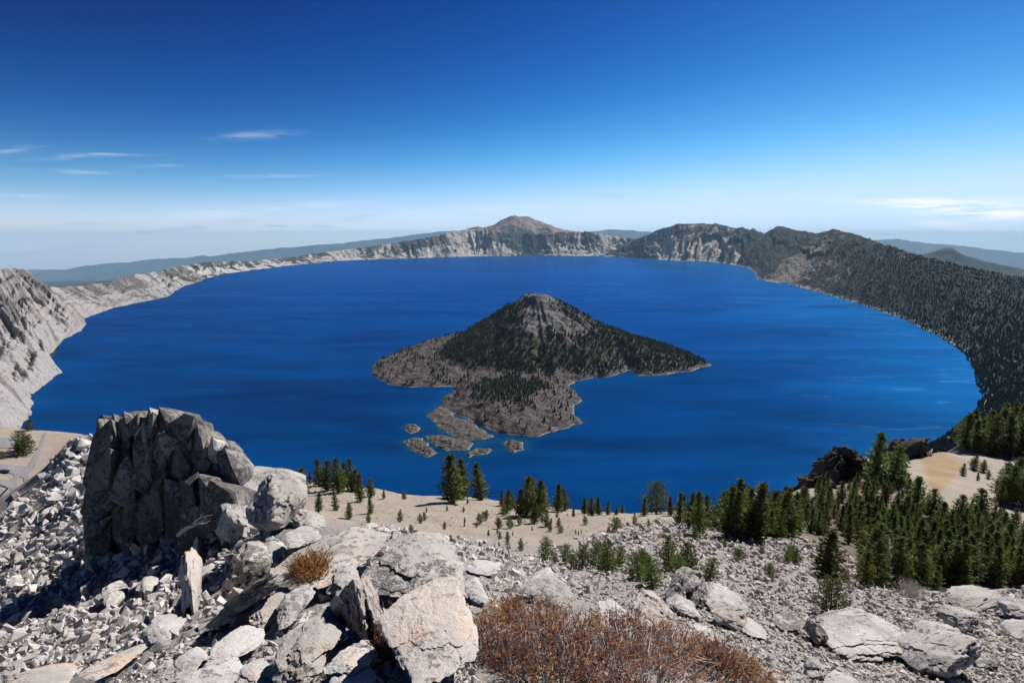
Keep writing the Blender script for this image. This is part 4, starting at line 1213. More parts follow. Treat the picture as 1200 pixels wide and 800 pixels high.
for k in range(64):
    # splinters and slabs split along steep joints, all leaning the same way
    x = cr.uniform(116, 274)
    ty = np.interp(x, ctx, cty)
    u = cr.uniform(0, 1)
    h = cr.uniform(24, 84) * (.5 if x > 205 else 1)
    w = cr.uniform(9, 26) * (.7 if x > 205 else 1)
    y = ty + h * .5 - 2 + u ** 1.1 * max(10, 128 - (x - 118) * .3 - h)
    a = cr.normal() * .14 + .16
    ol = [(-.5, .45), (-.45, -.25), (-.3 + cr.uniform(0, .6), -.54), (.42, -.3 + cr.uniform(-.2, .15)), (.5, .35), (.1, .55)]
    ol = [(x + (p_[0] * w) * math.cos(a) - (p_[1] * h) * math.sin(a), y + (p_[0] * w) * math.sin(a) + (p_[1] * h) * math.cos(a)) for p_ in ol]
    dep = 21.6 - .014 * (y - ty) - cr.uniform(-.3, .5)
    block(ol, dep, 300 + k, cr.uniform(.0, 1.0), 1.1, [], cr.uniform(-.3, .3), 4, mat=M_grey if x > 205 and k % 2 else None)  # paler rock on right-hand splinters puts the sunlit side into the colour
for ol, dep, sd, tn in [([(96, 600), (118, 570), (132, 600), (126, 650), (100, 650)], 21.5, 703, .3),
                        ([(236, 590), (256, 566), (276, 576), (282, 616), (262, 640), (240, 632)], 18.6, 704, .8), ([(212, 600), (232, 592), (244, 640), (226, 660), (208, 640)], 19.0, 705, .5)]:
    block(ol, dep, sd, tn, 1.0, [], .1, 4)
# ragged crest
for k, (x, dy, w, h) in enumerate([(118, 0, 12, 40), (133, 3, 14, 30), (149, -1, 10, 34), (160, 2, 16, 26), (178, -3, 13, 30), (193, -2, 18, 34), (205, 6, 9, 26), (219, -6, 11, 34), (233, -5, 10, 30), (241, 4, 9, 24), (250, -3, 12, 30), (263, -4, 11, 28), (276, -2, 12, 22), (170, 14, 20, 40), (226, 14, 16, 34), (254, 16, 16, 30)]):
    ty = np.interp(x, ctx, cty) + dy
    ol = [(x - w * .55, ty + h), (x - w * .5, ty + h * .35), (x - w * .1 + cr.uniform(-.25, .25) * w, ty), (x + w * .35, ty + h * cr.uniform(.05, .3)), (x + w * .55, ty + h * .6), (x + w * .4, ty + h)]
    block(ol, 21.2 - cr.uniform(0, .6), 600 + k, cr.uniform(.4, 1.0), 1.2, [(x, ty + h * .4, .2)], cr.uniform(0, .4), 3, mat=M_grey if k % 3 == 1 else None)  # some crest pieces in paler rock: sunlit top put into the colour
# the solid body behind the blocks
block([(130, 520), (165, 508), (198, 508), (240, 540), (262, 566), (258, 640), (200, 680), (140, 680), (128, 620)], 22.4, 290, .3, .5, [], .05, 4, 20)

# ------------------------------------------------------------------ rubble
def rock_templates(n, seed, npts=10):
    r = np.random.default_rng(seed)
    out_ = []
    for k in range(n):
        p_ = r.normal(size=(npts, 3))
        p_ /= np.linalg.norm(p_, axis=1)[:, None]
        p_ *= r.uniform(.75, 1.05, (npts, 1)) * np.array([1.0, r.uniform(.6, .95), r.uniform(.4, .75)])
        out_.append(hull(p_))
    return out_


TPL = rock_templates(28, 5)


def rotm(r, n):
    q = r.normal(size=(n, 4))
    q /= np.linalg.norm(q, axis=1)[:, None]
    w, x, y, z = q.T
    return np.stack([1 - 2 * (y * y + z * z), 2 * (x * y - z * w), 2 * (x * z + y * w), 2 * (x * y + z * w), 1 - 2 * (x * x + z * z), 2 * (y * z - x * w), 2 * (x * z - y * w), 2 * (y * z + x * w), 1 - 2 * (x * x + y * y)], 1).reshape(-1, 3, 3)


def rubble(name, pos, size, mat, seed, label, cat='rubble'):
    r = np.random.default_rng(seed)
    n = len(pos)
    k = r.integers(0, len(TPL), n)
    R = rotm(r, n)
    Vs, Fs, Ts = [], [], []
    base = 0
    tint = r.uniform(0, 1, n)
    for q in range(len(TPL)):
        ii = np.where(k == q)[0]
        if not len(ii):
            continue
        tv, tf = TPL[q]
        vv = np.einsum('nij,kj->nki', R[ii], tv) * size[ii][:, None, None] + pos[ii][:, None, :]
        Vs.append(vv.reshape(-1, 3))
        Fs.append((tf[None] + (np.arange(len(ii)) * len(tv))[:, None, None] + base).reshape(-1, 3))
        Ts.append(np.repeat(tint[ii], len(tv)))
        base += len(ii) * len(tv)
    o = link(name, mesh_np(name, np.concatenate(Vs), np.concatenate(Fs), mat, False, {'tint': np.concatenate(Ts)}))
    return tag(o, label, cat, kind='stuff')


def spots(poly, n, seed, dmin=0, dmax=1e9):
    """places on the slope inside a patch, about evenly spread as seen from the summit"""
    r = np.random.default_rng(seed)
    poly = np.array(poly, float)
    lo, hi = poly.min(0), poly.max(0)
    tot = []
    P = np.column_stack([r.uniform(lo[0], hi[0], n), r.uniform(lo[1], hi[1], n)])
    P = P[in_poly(P, poly)]
    for x, y in P:
        g = hit(x, y)
        if g is not None:
            dd_ = g[1] * CP - g[2] * SP
            if dmin < dd_ < dmax:
                tot.append((g[0], g[1], g[2], dd_, x, y))
    return np.array(tot)


TALUS = [(-40, 620), (30, 588), (60, 545), (78, 522), (112, 508), (150, 540), (290, 600), (330, 640), (300, 690), (235, 735), (160, 765), (90, 790), (-40, 830)]
SCREE = [(560, 655), (640, 648), (700, 624), (770, 606), (860, 628), (950, 632), (1000, 650), (1060, 692), (1130, 692), (1240, 690), (1240, 830), (880, 830), (850, 760), (740, 715), (600, 690), (560, 650)]
LEDGE = [(80, 830), (170, 760), (240, 735), (330, 650), (440, 615), (600, 640), (620, 700), (560, 720), (560, 830)]
a = spots(TALUS, 7000, 1)
sz = a[:, 3] / F * np.clip(np.random.default_rng(2).lognormal(1.55, .5, len(a)), 2.2, 12)
rubble('talus_rubble', a[:, :3] + np.column_stack([0 * sz, 0 * sz, sz * np.random.default_rng(22).uniform(-.1, .75, len(sz))]), sz, M_talus, 3, 'pale broken stones of the talus slope at the left')
a = spots(SCREE, 27000, 4)
sz = np.clip(a[:, 3] / F * np.clip(np.random.default_rng(5).lognormal(.95, .5, len(a)), 1.1, 7), .02, .6)
rubble('scree_rubble', a[:, :3] + np.column_stack([0 * sz, 0 * sz, sz * .1]), sz, M_scree, 6, 'small angular stones of the grey scree slope at the right')
a = spots(LEDGE, 9000, 7)
sz = np.clip(a[:, 3] / F * np.clip(np.random.default_rng(8).lognormal(1.25, .65, len(a)), 1.3, 11), .01, .3)
rubble('ledge_rubble', a[:, :3], sz, M_scree, 9, 'small stones lying between the foreground boulders')
a = spots(SAND, 3600, 10, 20, 110)
sz = a[:, 3] / F * np.random.default_rng(11).lognormal(-.25, .5, len(a))
rubble('terrace_stones', a[:, :3], sz, M_scree, 12, 'scattered stones on the sandy terrace')

# bigger stones, each on its own
MID = []
for k in range(14):
    r = np.random.default_rng(700 + k)
    pts = r.normal(size=(13, 3))
    pts /= np.linalg.norm(pts, axis=1)[:, None]
    pts *= r.uniform(.8, 1.05, (13, 1)) * np.array([1.05, r.uniform(.65, .95), r.uniform(.45, .75)])
    _, v, f = rock_surface(pts, 4, 800 + k, 34, .06, 6)
    MID.append((v, f))
_cache = {}


def mid_rock(px, py, wpx, seed, mat, label, group, dz=.1):
    g = hit(px, py)
    if g is None:
        return
    for (cx, cy, w, h) in ROCKS[:70]:
        if abs(px - cx) < w * .42 and abs(py - cy) < h * .42:
            return
    D = g[1] * CP - g[2] * SP
    r = np.random.default_rng(seed)
    k = int(r.integers(0, len(MID)))
    key = (k, mat.name)
    if key not in _cache:
        v, f = MID[k]
        _cache[key] = mesh_np('rock', v, f, mat, True, {'tint': np.full(len(v), .25 + .6 * ((k * 37) % 14) / 14)}, sharp=math.radians(35))
    s_ = wpx * .5 * D / F
    o = link('rock', _cache[key], None, (g[0], g[1], g[2] + s_ * dz))
    o.scale = (s_,) * 3
    o.rotation_euler = tuple(r.uniform(-.7, .7, 2)) + (r.uniform(0, 6.28),)
    tag(o, label, 'rock', group)


r = np.random.default_rng(31)


def strew(poly, n, lo, hi, mat, label, group, seed):
    q = spots(poly, n, seed)
    rr_ = np.random.default_rng(seed + 1)
    for k, s_ in enumerate(q):
        mid_rock(s_[4], s_[5], lo + (hi - lo) * rr_.uniform() ** 2.2, seed * 1000 + k, mat, label, group)


strew([(0, 640), (60, 590), (100, 530), (140, 600), (200, 690), (150, 750), (60, 785), (0, 790)], 210, 9, 30, M_talus, 'pale angular stone lying in the talus slope left of the crag', 'stones of the talus slope', 41)
strew([(130, 640), (260, 640), (260, 700), (200, 730), (150, 720)], 60, 10, 22, M_talus, 'angular stone in the shaded gully below the crag', 'stones in the shaded gully', 42)
strew([(600, 690), (690, 670), (780, 680), (880, 690), (960, 730), (900, 800), (850, 755), (740, 712)], 110, 9, 26, M_pale, 'pale angular stone between the red shrubs and the scree', 'stones above the red shrubs', 43)
strew([(890, 740), (960, 700), (1060, 735), (1130, 700), (1200, 700), (1200, 800), (900, 800)], 110, 9, 22, M_scree, 'grey angular stone in the rubble at the lower right', 'stones at the lower right', 44)
strew([(160, 780), (240, 720), (340, 650), (440, 625), (380, 700), (320, 760), (240, 800)], 190, 14, 44, M_pale, 'pale stone wedged among the foreground slabs', 'stones among the foreground slabs', 45)
strew([(620, 640), (760, 612), (900, 650), (960, 690), (800, 680)], 60, 7, 13, M_scree, 'light grey stone lying on the upper scree', 'stones of the upper scree', 46)

# dark cliffs at the right skyline
for k, (lab, ol, D) in enumerate([('dark cliff outcrop at the left end of the right-hand skyline', [(972, 585), (977, 540), (984, 530), (996, 525), (1006, 528), (1016, 534), (1020, 585)], 124),
                                  ('small dark cliff knob behind the tall pine on the skyline', [(944, 600), (949, 560), (958, 554), (970, 556), (980, 562), (984, 600)], 104),
                                  ('dark cliff outcrop beside the sandy saddle', [(1050, 575), (1056, 528), (1064, 518), (1074, 514), (1086, 517), (1096, 524), (1098, 560)], 192)]):
    boulder(lab, ol, M_darkcliff, 900 + k, 1.0, [(ol[3][0], ol[3][1] + 6, .3)], .2, 5, D, p=30, rough=.16, tint=.3, cat='outcrop', name='cliff_outcrop', free=True)

# bleached driftwood
def tube(path, rad, k=6):
    P = np.array(path, float)
    n = len(P)
    V, Fc = [], []
    T = np.gradient(P, axis=0)
    T /= np.linalg.norm(T, axis=1)[:, None] + 1e-9
    up = np.array([.13, .31, .94])
    a_ = np.cross(T, up)
    a_ /= np.linalg.norm(a_, axis=1)[:, None] + 1e-9
    b_ = np.cross(T, a_)
    an = np.linspace(0, 2 * PI, k, endpoint=False)
    V = P[:, None] + np.asarray(rad)[:, None, None] * (np.cos(an)[None, :, None] * a_[:, None] + np.sin(an)[None, :, None] * b_[:, None])
    i = np.arange(n * k).reshape(n, k)
    j = np.roll(i, -1, 1)
    Fc = np.stack([i[:-1], j[:-1], j[1:], i[1:]], -1).reshape(-1, 4)
    return V.reshape(-1, 3), Fc


log = bpy.data.objects.new('dead_branch', None)
COL.objects.link(log)
log.location = at(222, 618, 14.8)
tag(log, 'bleached dead branch lying across the shadow beside the rounded boulder', 'branch')
for nm, pl, r0, r1 in (('stem', [(208, 627), (214, 622), (221, 618), (227, 616), (234, 612), (241, 607)], .055, .03), ('twig', [(224, 617), (230, 609), (236, 606), (249, 603)], .03, .012), ('twig', [(230, 614), (240, 613), (246, 610)], .02, .01)):
    P = np.array([at(x, y, 14.8 - .01 * k) for k, (x, y) in enumerate(pl)]) - np.array(log.location)
    v, f = tube(P, np.linspace(r0, r1, len(pl)))
    link(nm, mesh_np(nm, v, f, M_bleached, True, {'tint': np.full(len(v), .8)}), log)

# ------------------------------------------------------------------ trees
def tri_clump(c, d, size, r, n):
    """n leaf-sized faces about each centre"""
    N = len(c)
    c = np.repeat(c, n, 0)
    d = np.repeat(d, n, 0)
    s_ = np.repeat(size, n)[:, None]
    a_ = r.normal(size=(N * n, 3))
    ax = d + .65 * a_ / np.linalg.norm(a_, axis=1)[:, None]
    ax /= np.linalg.norm(ax, axis=1)[:, None]
    b_ = np.cross(ax, r.normal(size=(N * n, 3)))
    b_ /= np.linalg.norm(b_, axis=1)[:, None] + 1e-9
    o_ = c + r.normal(size=(N * n, 3)) * s_ * .25
    V = np.stack([o_ - b_ * s_ * .32, o_ + b_ * s_ * .32, o_ + ax * s_], 1)
    return V.reshape(-1, 3), np.arange(N * n * 3).reshape(-1, 3)


def conifer(seed, spread, lev, bushy=0.0, lean=0.0, dens=1.0, bare=.08):
    """unit-height conifer: trunk mesh, crown mesh"""
    r = np.random.default_rng(seed)
    z = np.linspace(0, 1, 7)
    path = np.stack([lean * z ** 2 + .012 * np.sin(z * 5 + seed), .01 * np.cos(z * 4 + seed), z * .97], 1)
    tv, tf = tube(path, .026 * (1 - z) ** .8 + .004, 6)
    C, Dn, S = [], [], []
    zs = bare + (1 - bare) * np.linspace(0, .985, lev) ** .93
    ecc = r.uniform(.8, 1.25, 12)
    for zi in zs:
        prof = (1 - zi) ** (.75 - .35 * bushy) * (1 - .45 * np.exp(-((zi - bare) / .09) ** 2)) + .02
        nb = int(r.integers(6, 10))
        a0 = r.uniform(0, 6.28)
        for b_ in range(nb):
            an = a0 + b_ / nb * 2 * PI + r.uniform(-.3, .3)
            L = spread * prof * r.uniform(.6, 1.12) * ecc[int((an % (2 * PI)) / (2 * PI) * 12) % 12]
            if r.uniform() < .06:
                L *= 1.35
            base = np.array([lean * zi ** 2, 0, zi])
            dr = np.array([math.cos(an), math.sin(an), r.uniform(-.15, .3) + .5 * zi])
            dr /= np.linalg.norm(dr)
            m_ = max(2, int(L / .033 * dens))
            for q in np.linspace(.22, 1, m_):
                pos = base + dr * L * q + np.array([0, 0, .10 * L * q * q])
                C.append(pos + r.normal(size=3) * .008)
                Dn.append(dr + np.array([0, 0, .45]))
                S.append(r.uniform(.035, .062) * (1.1 - .35 * zi))
    for q in range(5):
        C.append(np.array([lean, 0, .95 + .008 * q]))
        Dn.append(np.array([0, 0, 1.]))
        S.append(.04)
    C, Dn, S = np.array(C), np.array(Dn), np.array(S)
    Dn /= np.linalg.norm(Dn, axis=1)[:, None]
    V, Fc = tri_clump(C, Dn, S, r, 3)
    tint = np.repeat(np.clip(.5 + .3 * r.normal(size=len(C)), 0, 1), 9)
    trunk = mesh_np('trunk', tv, tf, M_bark, True, {'tint': np.full(len(tv), .5)})
    crown = mesh_np('crown', V, Fc, M_needle, False, {'tint': tint})
    return trunk, crown


PINES = [conifer(1, .17, 26), conifer(2, .20, 24, .2, .03), conifer(3, .15, 28), conifer(4, .23, 24, .4), conifer(5, .19, 26, .1, -.03), conifer(6, .21, 22, .5, .05), conifer(7, .14, 26, -.1)]
BUSHY = [conifer(11, .34, 18, .8), conifer(12, .40, 16, 1.0, .06), conifer(13, .30, 18, .7, -.05), conifer(14, .46, 15, 1.0)]


def snag(seed):
    r = np.random.default_rng(seed)
    z = np.linspace(0, 1, 6)
    vs, fs, n = [], [], 0
    v, f = tube(np.stack([.02 * np.sin(z * 4), .02 * np.cos(z * 3), z], 1), .022 * (1 - z) + .004, 5)
    vs.append(v); fs.append(f); n += len(v)
    for k in range(26):
        zi = r.uniform(.2, .95)
        an = r.uniform(0, 6.28)
        L = .16 * (1.1 - zi)
        d_ = np.array([math.cos(an), math.sin(an), r.uniform(-.1, .5)])
        v, f = tube([np.array([0, 0, zi]), np.array([0, 0, zi]) + d_ * L * .6, np.array([0, 0, zi + .03]) + d_ * L], [.007, .005, .002], 3)
        vs.append(v); fs.append(f + n); n += len(v)
    return mesh_np('timber', np.concatenate(vs), np.concatenate(fs), M_bleached, False, {'tint': np.full(n, .4)})


SNAG = snag(3)
TREES = 0


def tree(px, py, hpx, label, group=None, kind='pine', seed=None, wide=1.0, name='conifer', cat='tree', join=None):
    global TREES
    if name == 'conifer' and kind == 'bush':
        name = 'conifer_bush'
    if name == 'conifer' and hpx < 15:
        name = 'seedling'
    g = hit(px, py)
    if g is None:
        g = hit(px, py + 6)
        if g is None:
            g = hit(px, py + 14)
            if g is None:
                return None
    D = g[1] * CP - g[2] * SP
    h = hpx * D / F * 1.18
    r = np.random.default_rng(int(px * 13 + py * 7))
    if join is not None:
        # one of the surplus trees that are joined into a single wood
        me_ = PINES[int(r.integers(0, 7))][1]
        v_ = np.empty(len(me_.vertices) * 3, np.float32)
        me_.vertices.foreach_get('co', v_)
        v_ = v_.reshape(-1, 3) * np.array([h * wide * 1.25, h * wide * 1.25, h])
        an = r.uniform(0, 6.28)
        v_ = v_ @ np.array([[math.cos(an), math.sin(an), 0], [-math.sin(an), math.cos(an), 0], [0, 0, 1]])
        join.append(v_ + np.array([g[0], g[1], g[2] - .04 * h]))
        return None
    o = bpy.data.objects.new(name, None)
    COL.objects.link(o)
    o.location = (g[0], g[1], g[2] - .04 * h)
    o.rotation_euler = (r.normal() * .05, r.normal() * .05, r.uniform(0, 6.28))
    wide *= 1.25
    o.scale = (h * wide, h * wide, h)
    tag(o, label, cat, group)
    if kind == 'snag':
        link('timber', SNAG, o)
    else:
        tr, cw = (BUSHY if kind == 'bush' else PINES)[int(r.integers(0, 4 if kind == 'bush' else 7))]
        link('trunk', tr, o)
        link('crown', cw, o)
    TREES += 1
    return o


LT = 'young conifer in the loose group at the left end of the sandy terrace'
GL = 'conifers at the left end of the terrace'
for a in [(354, 580, 30), (364, 566, 12), (375, 570, 30), (384, 574, 32), (397, 577, 38), (405, 570, 26), (394, 598, 22), (412, 575, 33), (422, 588, 30), (373, 600, 21), (409, 608, 18), (435, 582, 20), (435, 602, 20), (432, 612, 13), (450, 584, 10), (474, 585, 10), (418, 577, 26)]:
    tree(*a, LT, GL)
tree(530, 589, 52, 'taller and broader of two isolated pines at the terrace edge, in front', None, wide=1.45)
tree(541, 583, 42, 'pine pressed behind the broadest isolated pine at the terrace edge', None, wide=1.2)
tree(564, 580, 42, 'isolated upright pine at the terrace edge just right of the broadest one', None, wide=1.15)
LT = 'small seedling conifer dotted on the open sand of the terrace'
rs = np.random.default_rng(77)
XS = [(a_[4], a_[5], rs.uniform(4, 11)) for a_ in spots([(460, 600), (560, 596), (720, 612), (700, 634), (600, 648), (500, 630)], 42, 78, 20, 90)]
for a in [(469, 611, 13), (493, 613, 11), (482, 624, 9), (460, 628, 6), (562, 613, 11), (585, 619, 11), (598, 619, 13), (609, 615, 10), (529, 636, 9), (562, 640, 6), (611, 645, 14), (654, 617, 10), (570, 606, 8), (500, 600, 6), (545, 612, 6), (548, 590, 7), (744, 615, 12), (760, 618, 8), (715, 640, 6), (585, 640, 6), (640, 640, 6), (849, 641, 9), (810, 640, 7)] + XS:
    tree(*a, LT, 'seedlings on the terrace', 'bush' if a[2] > 7 else 'pine', wide=.8)
LT = 'conifer in the dense clump on the edge of the terrace centre'
for a in [(588, 579, 18), (600, 582, 20), (594, 600, 25), (616, 605, 42), (631, 605, 40), (609, 605, 30), (624, 597, 36), (641, 617, 18), (626, 613, 22), (637, 600, 28)]:
    tree(*a, LT, 'conifers in the central clump')
LT = 'low conifer along the brink right of the central clump'
for a in [(654, 600, 30), (662, 597, 22), (676, 596, 20), (693, 604, 21), (702, 603, 19), (712, 603, 14), (672, 605, 10), (729, 601, 9), (685, 602, 18), (722, 603, 8)]:
    tree(*a, LT, 'conifers along the brink', wide=1.2)
tree(770, 602, 34, 'rounded wide conifer on the brink left of the forest', None, 'bush', wide=.85)
tree(755, 604, 20, 'low conifer at the left foot of the rounded wide conifer', None, wide=1.2)
tree(786, 604, 20, 'low conifer at the right foot of the rounded wide conifer', None, wide=1.2)
LT = 'conifer in the row at the left end of the forest'
for a in [(796, 614, 34), (807, 618, 38), (819, 626, 46), (828, 618, 36), (839, 614, 24), (852, 629, 58), (860, 632, 56), (867, 629, 62), (845, 620, 40), (875, 625, 50), (812, 610, 28), (801, 606, 24)]:
    tree(*a, LT, 'conifers at the left end of the forest')
tree(884, 628, 62, 'silvery bare dead tree at the left end of the forest', None, 'snag', cat='dead tree', name='dead_tree')
LT = 'low spreading conifer bush in the row across the scree'
for a in [(639, 656, 24), (663, 657, 18), (682, 667, 27), (700, 668, 30), (712, 672, 36), (724, 664, 24), (650, 660, 12), (672, 664, 14)]:
    tree(*a, LT, 'conifer bushes across the scree', 'bush', wide=.85)
for a_ in spots([(640, 625), (760, 612), (860, 632), (940, 655), (900, 690), (840, 660), (720, 655)], 34, 79, 12, 80):
    tree(a_[4], a_[5], rs.uniform(5, 17), 'low green shrub scattered over the upper scree', 'shrubs on the upper scree', 'bush', wide=1.1, name='low_shrub', cat='shrub')
LT = 'olive green spreading bush behind the pointed dark rock'
for a in [(747, 680, 30), (764, 690, 34), (785, 668, 36), (807, 672, 34), (830, 680, 26), (755, 668, 22), (795, 678, 26)]:
    tree(*a, LT, 'bushes behind the pointed dark rock', 'bush', wide=1.0)
tree(972, 720, 40, 'solitary bushy conifer at the lower edge of the scree', None, 'bush', wide=.9)
tree(966, 678, 54, 'broad dense conifer at the left corner of the forest above the scree', None, wide=1.7)
tree(990, 682, 14, 'little conifer right of the broad dense corner conifer', None, 'bush')
tree(1023, 566, 55, 'tallest pine standing on the right-hand skyline', None, wide=1.2)
tree(1044, 566, 42, 'second tall pine on the right-hand skyline, right of the tallest', None, wide=1.1)
tree(1052, 560, 34, 'pine on the skyline just left of the sandy saddle', None)

FOREST = [(840, 618), (880, 604), (930, 590), (975, 572), (1010, 560), (1060, 565), (1090, 590), (1105, 612), (1150, 602), (1200, 622), (1200, 690), (1150, 694), (1105, 712), (1070, 724), (1035, 716), (1015, 700), (1010, 680), (1020, 655), (985, 632), (940, 628), (890, 634)]
q = spots(FOREST, 1700, 55, 26)
rr_ = np.random.default_rng(56)
cnt = 0
taken = []
JOIN = []
for s_ in q:
    if cnt >= 340:
        break
    if any(abs(s_[4] - a) < 3.8 and abs(s_[5] - b) < 3.4 for a, b in taken):
        continue
    taken.append((s_[4], s_[5]))
    hm = rr_.uniform(1.5, 3.6)
    if s_[4] > 900 and rr_.uniform() < .04:
        tree(s_[4], s_[5], hm * F / s_[3] * .9, 'grey dead tree standing inside the right-hand forest', 'dead trees in the forest', 'snag', cat='dead tree', name='dead_tree')
    else:
        tree(s_[4], s_[5], min(hm * F / s_[3] * .92, 84), 'dark green conifer within the dense forest on the right slope', 'conifers of the right-hand forest', wide=rr_.uniform(.9, 1.3), join=JOIN if cnt > 190 else None)
    cnt += 1
if JOIN:
    vv = np.concatenate(JOIN)
    tag(link('forest_trees', mesh_np('forest_trees', vv, np.arange(len(vv)).reshape(-1, 3), M_needle, False, {'tint': np.repeat(rr_.uniform(.2, .8, len(vv) // 9 + 1), 9)[:len(vv)]})), 'further dark conifers filling the dense forest on the right slope', 'forest', kind='stuff')
q = spots([(1118, 520), (1145, 500), (1170, 484), (1205, 478), (1205, 545), (1172, 530), (1150, 540), (1130, 528)], 150, 57, 120)
taken = []
for s_ in q:
    if any(abs(s_[4] - a) < 4 and abs(s_[5] - b) < 4 for a, b in taken) or len(taken) > 46:
        continue
    taken.append((s_[4], s_[5]))
    tree(s_[4], s_[5], rr_.uniform(9, 15) * F / s_[3], 'dark conifer on the far knoll behind the sandy saddle', 'conifers behind the saddle', wide=1.25, name='knoll_conifer')
for a in [(1176, 585, 36), (1184, 590, 40), (1192, 580, 38), (1198, 592, 40), (1188, 572, 34), (1180, 575, 30), (1172, 592, 22)]:
    tree(*a, 'dark conifer in the tight clump right of the sandy saddle', 'clump right of the saddle', wide=1.3)
for a in [(1128, 556, 12), (1140, 548, 14), (1152, 552, 12), (1158, 560, 9), (1146, 562, 8), (1124, 612, 30), (1150, 612, 36), (1092, 606, 30), (1072, 600, 38)]:
    tree(*a, 'small conifer growing on the bare sand of the saddle', 'conifers on the saddle', wide=1.2)

# ------------------------------------------------------------------ shrubs
def shrub(px, py, D, rad, hgt, seed, label, group, stems, leaves, m_leaf, m_twig, leafsz=.016, name='shrub'):
    r = np.random.default_rng(seed)
    g = at(px, py, D)
    g[2] = gz(g[0], g[1])[0] if D is not None and name == 'shrub' else g[2]
    o = bpy.data.objects.new(name, None)
    COL.objects.link(o)
    o.location = g
    tag(o, label, 'shrub', group)
    vs, fs, n = [], [], 0
    tips = []
    for k in range(stems):
        an, rr = r.uniform(0, 6.28), rad * math.sqrt(r.uniform())
        b0 = np.array([math.cos(an) * rr * .55, math.sin(an) * rr * .55, -.05])
        tp = np.array([math.cos(an) * rr, math.sin(an) * rr, hgt * r.uniform(.6, 1.1) * (1 - .45 * (rr / rad) ** 2)])
        tp += r.normal(size=3) * rad * .08
        md = (b0 + tp) / 2 + r.normal(size=3) * rad * .07
        v, f = tube([b0, md, tp], [.0055, .0042, .002], 3)
        vs.append(v); fs.append(f + n); n += len(v)
        for q in range(5):
            t0 = r.uniform(.35, 1)
            p0 = b0 * (1 - t0) ** 2 + 2 * md * t0 * (1 - t0) + tp * t0 ** 2
            d_ = r.normal(size=3) * .5 + (tp - b0) / np.linalg.norm(tp - b0) * .7
            d_[2] = abs(d_[2])
            p1 = p0 + d_ * r.uniform(.05, .14)
            v, f = tube([p0, (p0 + p1) / 2 + r.normal(size=3) * .008, p1], [.003, .0022, .0012], 3)
            vs.append(v); fs.append(f + n); n += len(v)
            tips.append((p0, p1))
    tint = np.concatenate([np.full(len(v), r.uniform()) for v in vs])
    link('twigs', mesh_np('twigs', np.concatenate(vs), np.concatenate(fs), m_twig, False, {'tint': tint}), o)
    if leaves:
        tips = np.array(tips)
        ii = r.integers(0, len(tips), leaves)
        f_ = r.uniform(.2, 1, (leaves, 1))
        c = tips[ii, 0] * (1 - f_) + tips[ii, 1] * f_
        d_ = r.normal(size=(leaves, 3))
        d_ /= np.linalg.norm(d_, axis=1)[:, None]
        v, f = tri_clump(c, d_, r.uniform(.6, 1.3, leaves) * leafsz, r, 2)
        link('leaves', mesh_np('leaves', v, f, m_leaf, False, {'tint': np.repeat(r.uniform(0, 1, leaves), 6)}), o)
    return o


SH = [(580, 810, 4.2, .3), (566, 785, 4.5, .22), (612, 775, 4.6, .36), (640, 812, 4.0, .4), (672, 785, 4.5, .4), (700, 812, 4.0, .4), (735, 788, 4.6, .42), (770, 812, 4.2, .4), (790, 790, 4.8, .36), (828, 812, 4.5, .34), (838, 795, 4.9, .28), (622, 745, 5.2, .34), (592, 735, 5.5, .24), (868, 812, 4.8, .22), (655, 840, 3.7, .45), (740, 840, 3.6, .45)]
for k, (x, y, D, rd) in enumerate(SH):
    shrub(x, y, D, rd, rd * .42, 500 + k, {1: 'leftmost shrub of the rust-coloured thicket, against the big tan block', 13: 'rightmost and smallest shrub of the rust-coloured thicket', 12: 'uppermost rust-leaved shrub, reaching up beside the long pale boulder'}.get(k, 'leggy shrub with bare grey twigs and rust leaves in the thicket at the bottom'), 'shrubs of the rust-coloured thicket', 90, 750, M_rust, M_twig, .022)
o = shrub(366, 668, 8.4, .27, .22, 560, 'dry rust-brown bush growing on the long tan slab', None, 170, 900, M_straw, M_straw, .02, 'dry_bush')
bpy.context.view_layer.update()
hh_, loc_, _, _, _, _ = SC.ray_cast(bpy.context.evaluated_depsgraph_get(), Vector((0, 0, 0)), Vector(ray(364, 672)).normalized(), distance=60)
if hh_:
    o.location = loc_
shrub(470, 800, 4.5, .26, .3, 561, 'dry orange tuft at the foot of the big boulder', None, 90, 500, M_rust, M_straw)
shrub(1062, 714, 16., .5, .5, 562, 'grey twiggy bush under the forest edge above the white boulder', None, 120, 300, M_straw, M_bleached)

# ------------------------------------------------------------------ road below the talus
road_polys = [
    [(-40, 512), (18, 512), (20, 525), (-40, 525)],
    [(-40, 541), (12, 544), (32, 546), (38, 537), (46, 520), (51, 508), (54, 507), (50, 522), (40, 548), (33, 556), (33, 575), (31, 596), (26, 594), (22, 583), (12, 571), (-40, 564)],
    [(-40, 570), (2, 572), (14, 580), (22, 592), (18, 596), (8, 584), (-40, 576)],
]
holes = [[(-10, 556), (6, 553), (16, 555), (17, 559), (10, 562), (-10, 562)], [(19, 562), (23, 558), (28, 560), (29, 568), (25, 572), (20, 569)]]
xs = np.arange(-60, 60.1, 1.0)
ys = np.arange(500, 604.1, 1.0)
P = np.zeros((len(ys), len(xs), 3))
okm = np.zeros((len(ys), len(xs)), bool)
for i, y in enumerate(ys):
    for j, x in enumerate(xs):
        g = hit(x, y)
        if g is not None and g[1] > 140:
            P[i, j] = g * .9985
            P[i, j, 2] += .05
            okm[i, j] = True
fc = grid_faces(len(ys), len(xs))
cen = np.array([[xs[f % len(xs)].mean(), ys[f // len(xs)].mean()] for f in fc])
inside = np.zeros(len(fc), bool)
for pl in road_polys:
    inside |= in_poly(cen, pl)
for pl in holes:
    inside &= ~in_poly(cen, pl)
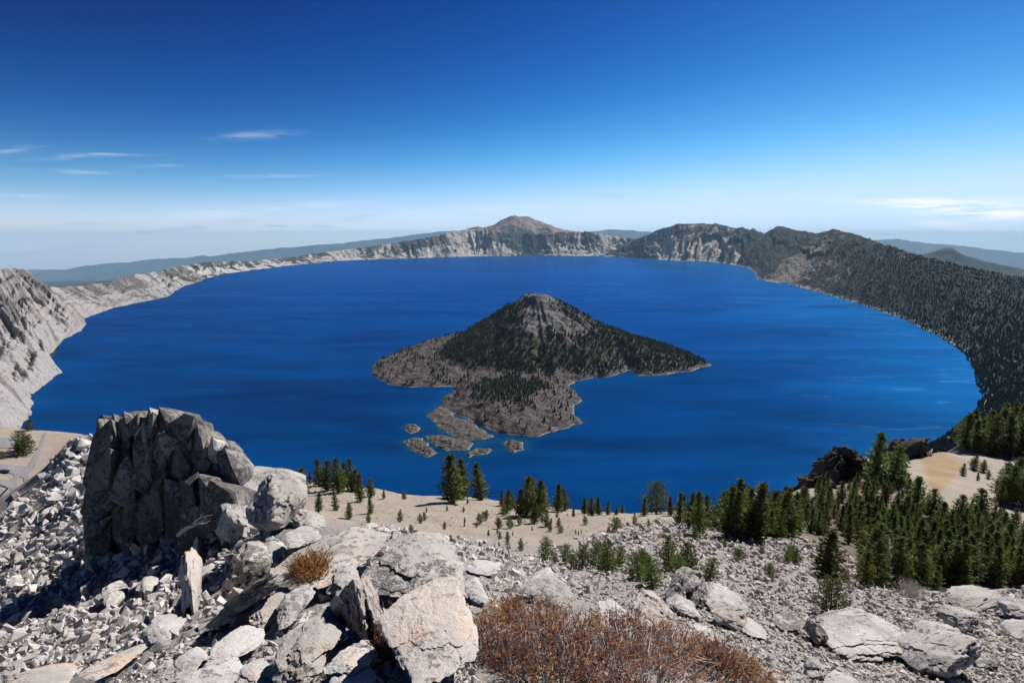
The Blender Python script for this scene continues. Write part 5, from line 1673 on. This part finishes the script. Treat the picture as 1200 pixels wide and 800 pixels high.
inside &= okm.ravel()[fc].all(1)
me = mesh_np('road', P.reshape(-1, 3), fc[inside][:, ::-1], M_asphalt, True)
tag(link('road', me), kind='structure')
line = [hit(x, y) for x, y in [(-20, 565), (0, 567), (10, 571), (18, 579), (24, 589), (26, 594)]]
line = np.array([g * .997 for g in line if g is not None])
v, f = tube(line, np.full(len(line), .35), 4)
tag(link('kerb', mesh_np('kerb', v, f, M_kerb, False)), kind='structure')

car = bpy.data.objects.new('parked_car', None)
COL.objects.link(car)
g = hit(5, 554)
car.location = (g[0], g[1], g[2] + .15)
car.rotation_euler = (0, 0, .35)
tag(car, 'dark car on the road loop below the talus at the far left', 'car')


def prism(name, prof, w, mat, parent, taper=1.0, off=(0, 0, 0)):
    n = len(prof)
    v = [(x, -w / 2 * (taper if z > .95 else 1), z) for x, z in prof] + [(x, w / 2 * (taper if z > .95 else 1), z) for x, z in prof]
    v = np.array(v) + np.array(off)
    bm = bmesh.new()
    bv = [bm.verts.new(q) for q in v]
    bm.faces.new(bv[:n])
    bm.faces.new(bv[n:][::-1])
    for k in range(n):
        bm.faces.new((bv[k], bv[k + n], bv[(k + 1) % n + n], bv[(k + 1) % n]))
    bmesh.ops.recalc_face_normals(bm, faces=bm.faces[:])
    me = bpy.data.meshes.new(name)
    bm.to_mesh(me)
    bm.free()
    me.materials.append(mat)
    return link(name, me, parent)


prism('body', [(-2.3, .35), (2.3, .35), (2.3, .75), (1.2, .92), (.5, 1.45), (-1.5, 1.5), (-2.2, .95), (-2.3, .8)], 1.8, M_carpaint, car, .82)
prism('windscreen', [(.62, 1.36), (1.12, .97), (1.16, .98), (.66, 1.38)], 1.4, M_glass, car)
prism('rear_window', [(-1.62, 1.42), (-2.14, .99), (-2.18, 1.0), (-1.66, 1.44)], 1.4, M_glass, car)
for s_ in (-1, 1):
    prism('side_window', [(.45, 1.38), (.95, .98), (-1.9, .98), (-1.45, 1.42)], .04, M_glass, car, 1, (0, s_ * .80, 0))
    prism('headlight', [(2.29, .6), (2.33, .6), (2.33, .74), (2.29, .74)], .35, M_lamp, car, 1, (0, s_ * .65, 0))
    for x in (-1.4, 1.4):
        an = np.linspace(0, 2 * PI, 14, endpoint=False)
        prism('wheel', [(x + .34 * math.cos(a), .34 + .34 * math.sin(a)) for a in an], .22, M_rubber, car, 1, (0, s_ * .82, 0))
for a in [(26, 529, 22), (31, 533, 20), (34, 505, 12), (4, 537, 8), (22, 533, 14)]:
    o = tree(*a, 'dark roadside conifer beside the road loop at the far left', 'trees by the road loop', 'bush', wide=.8)
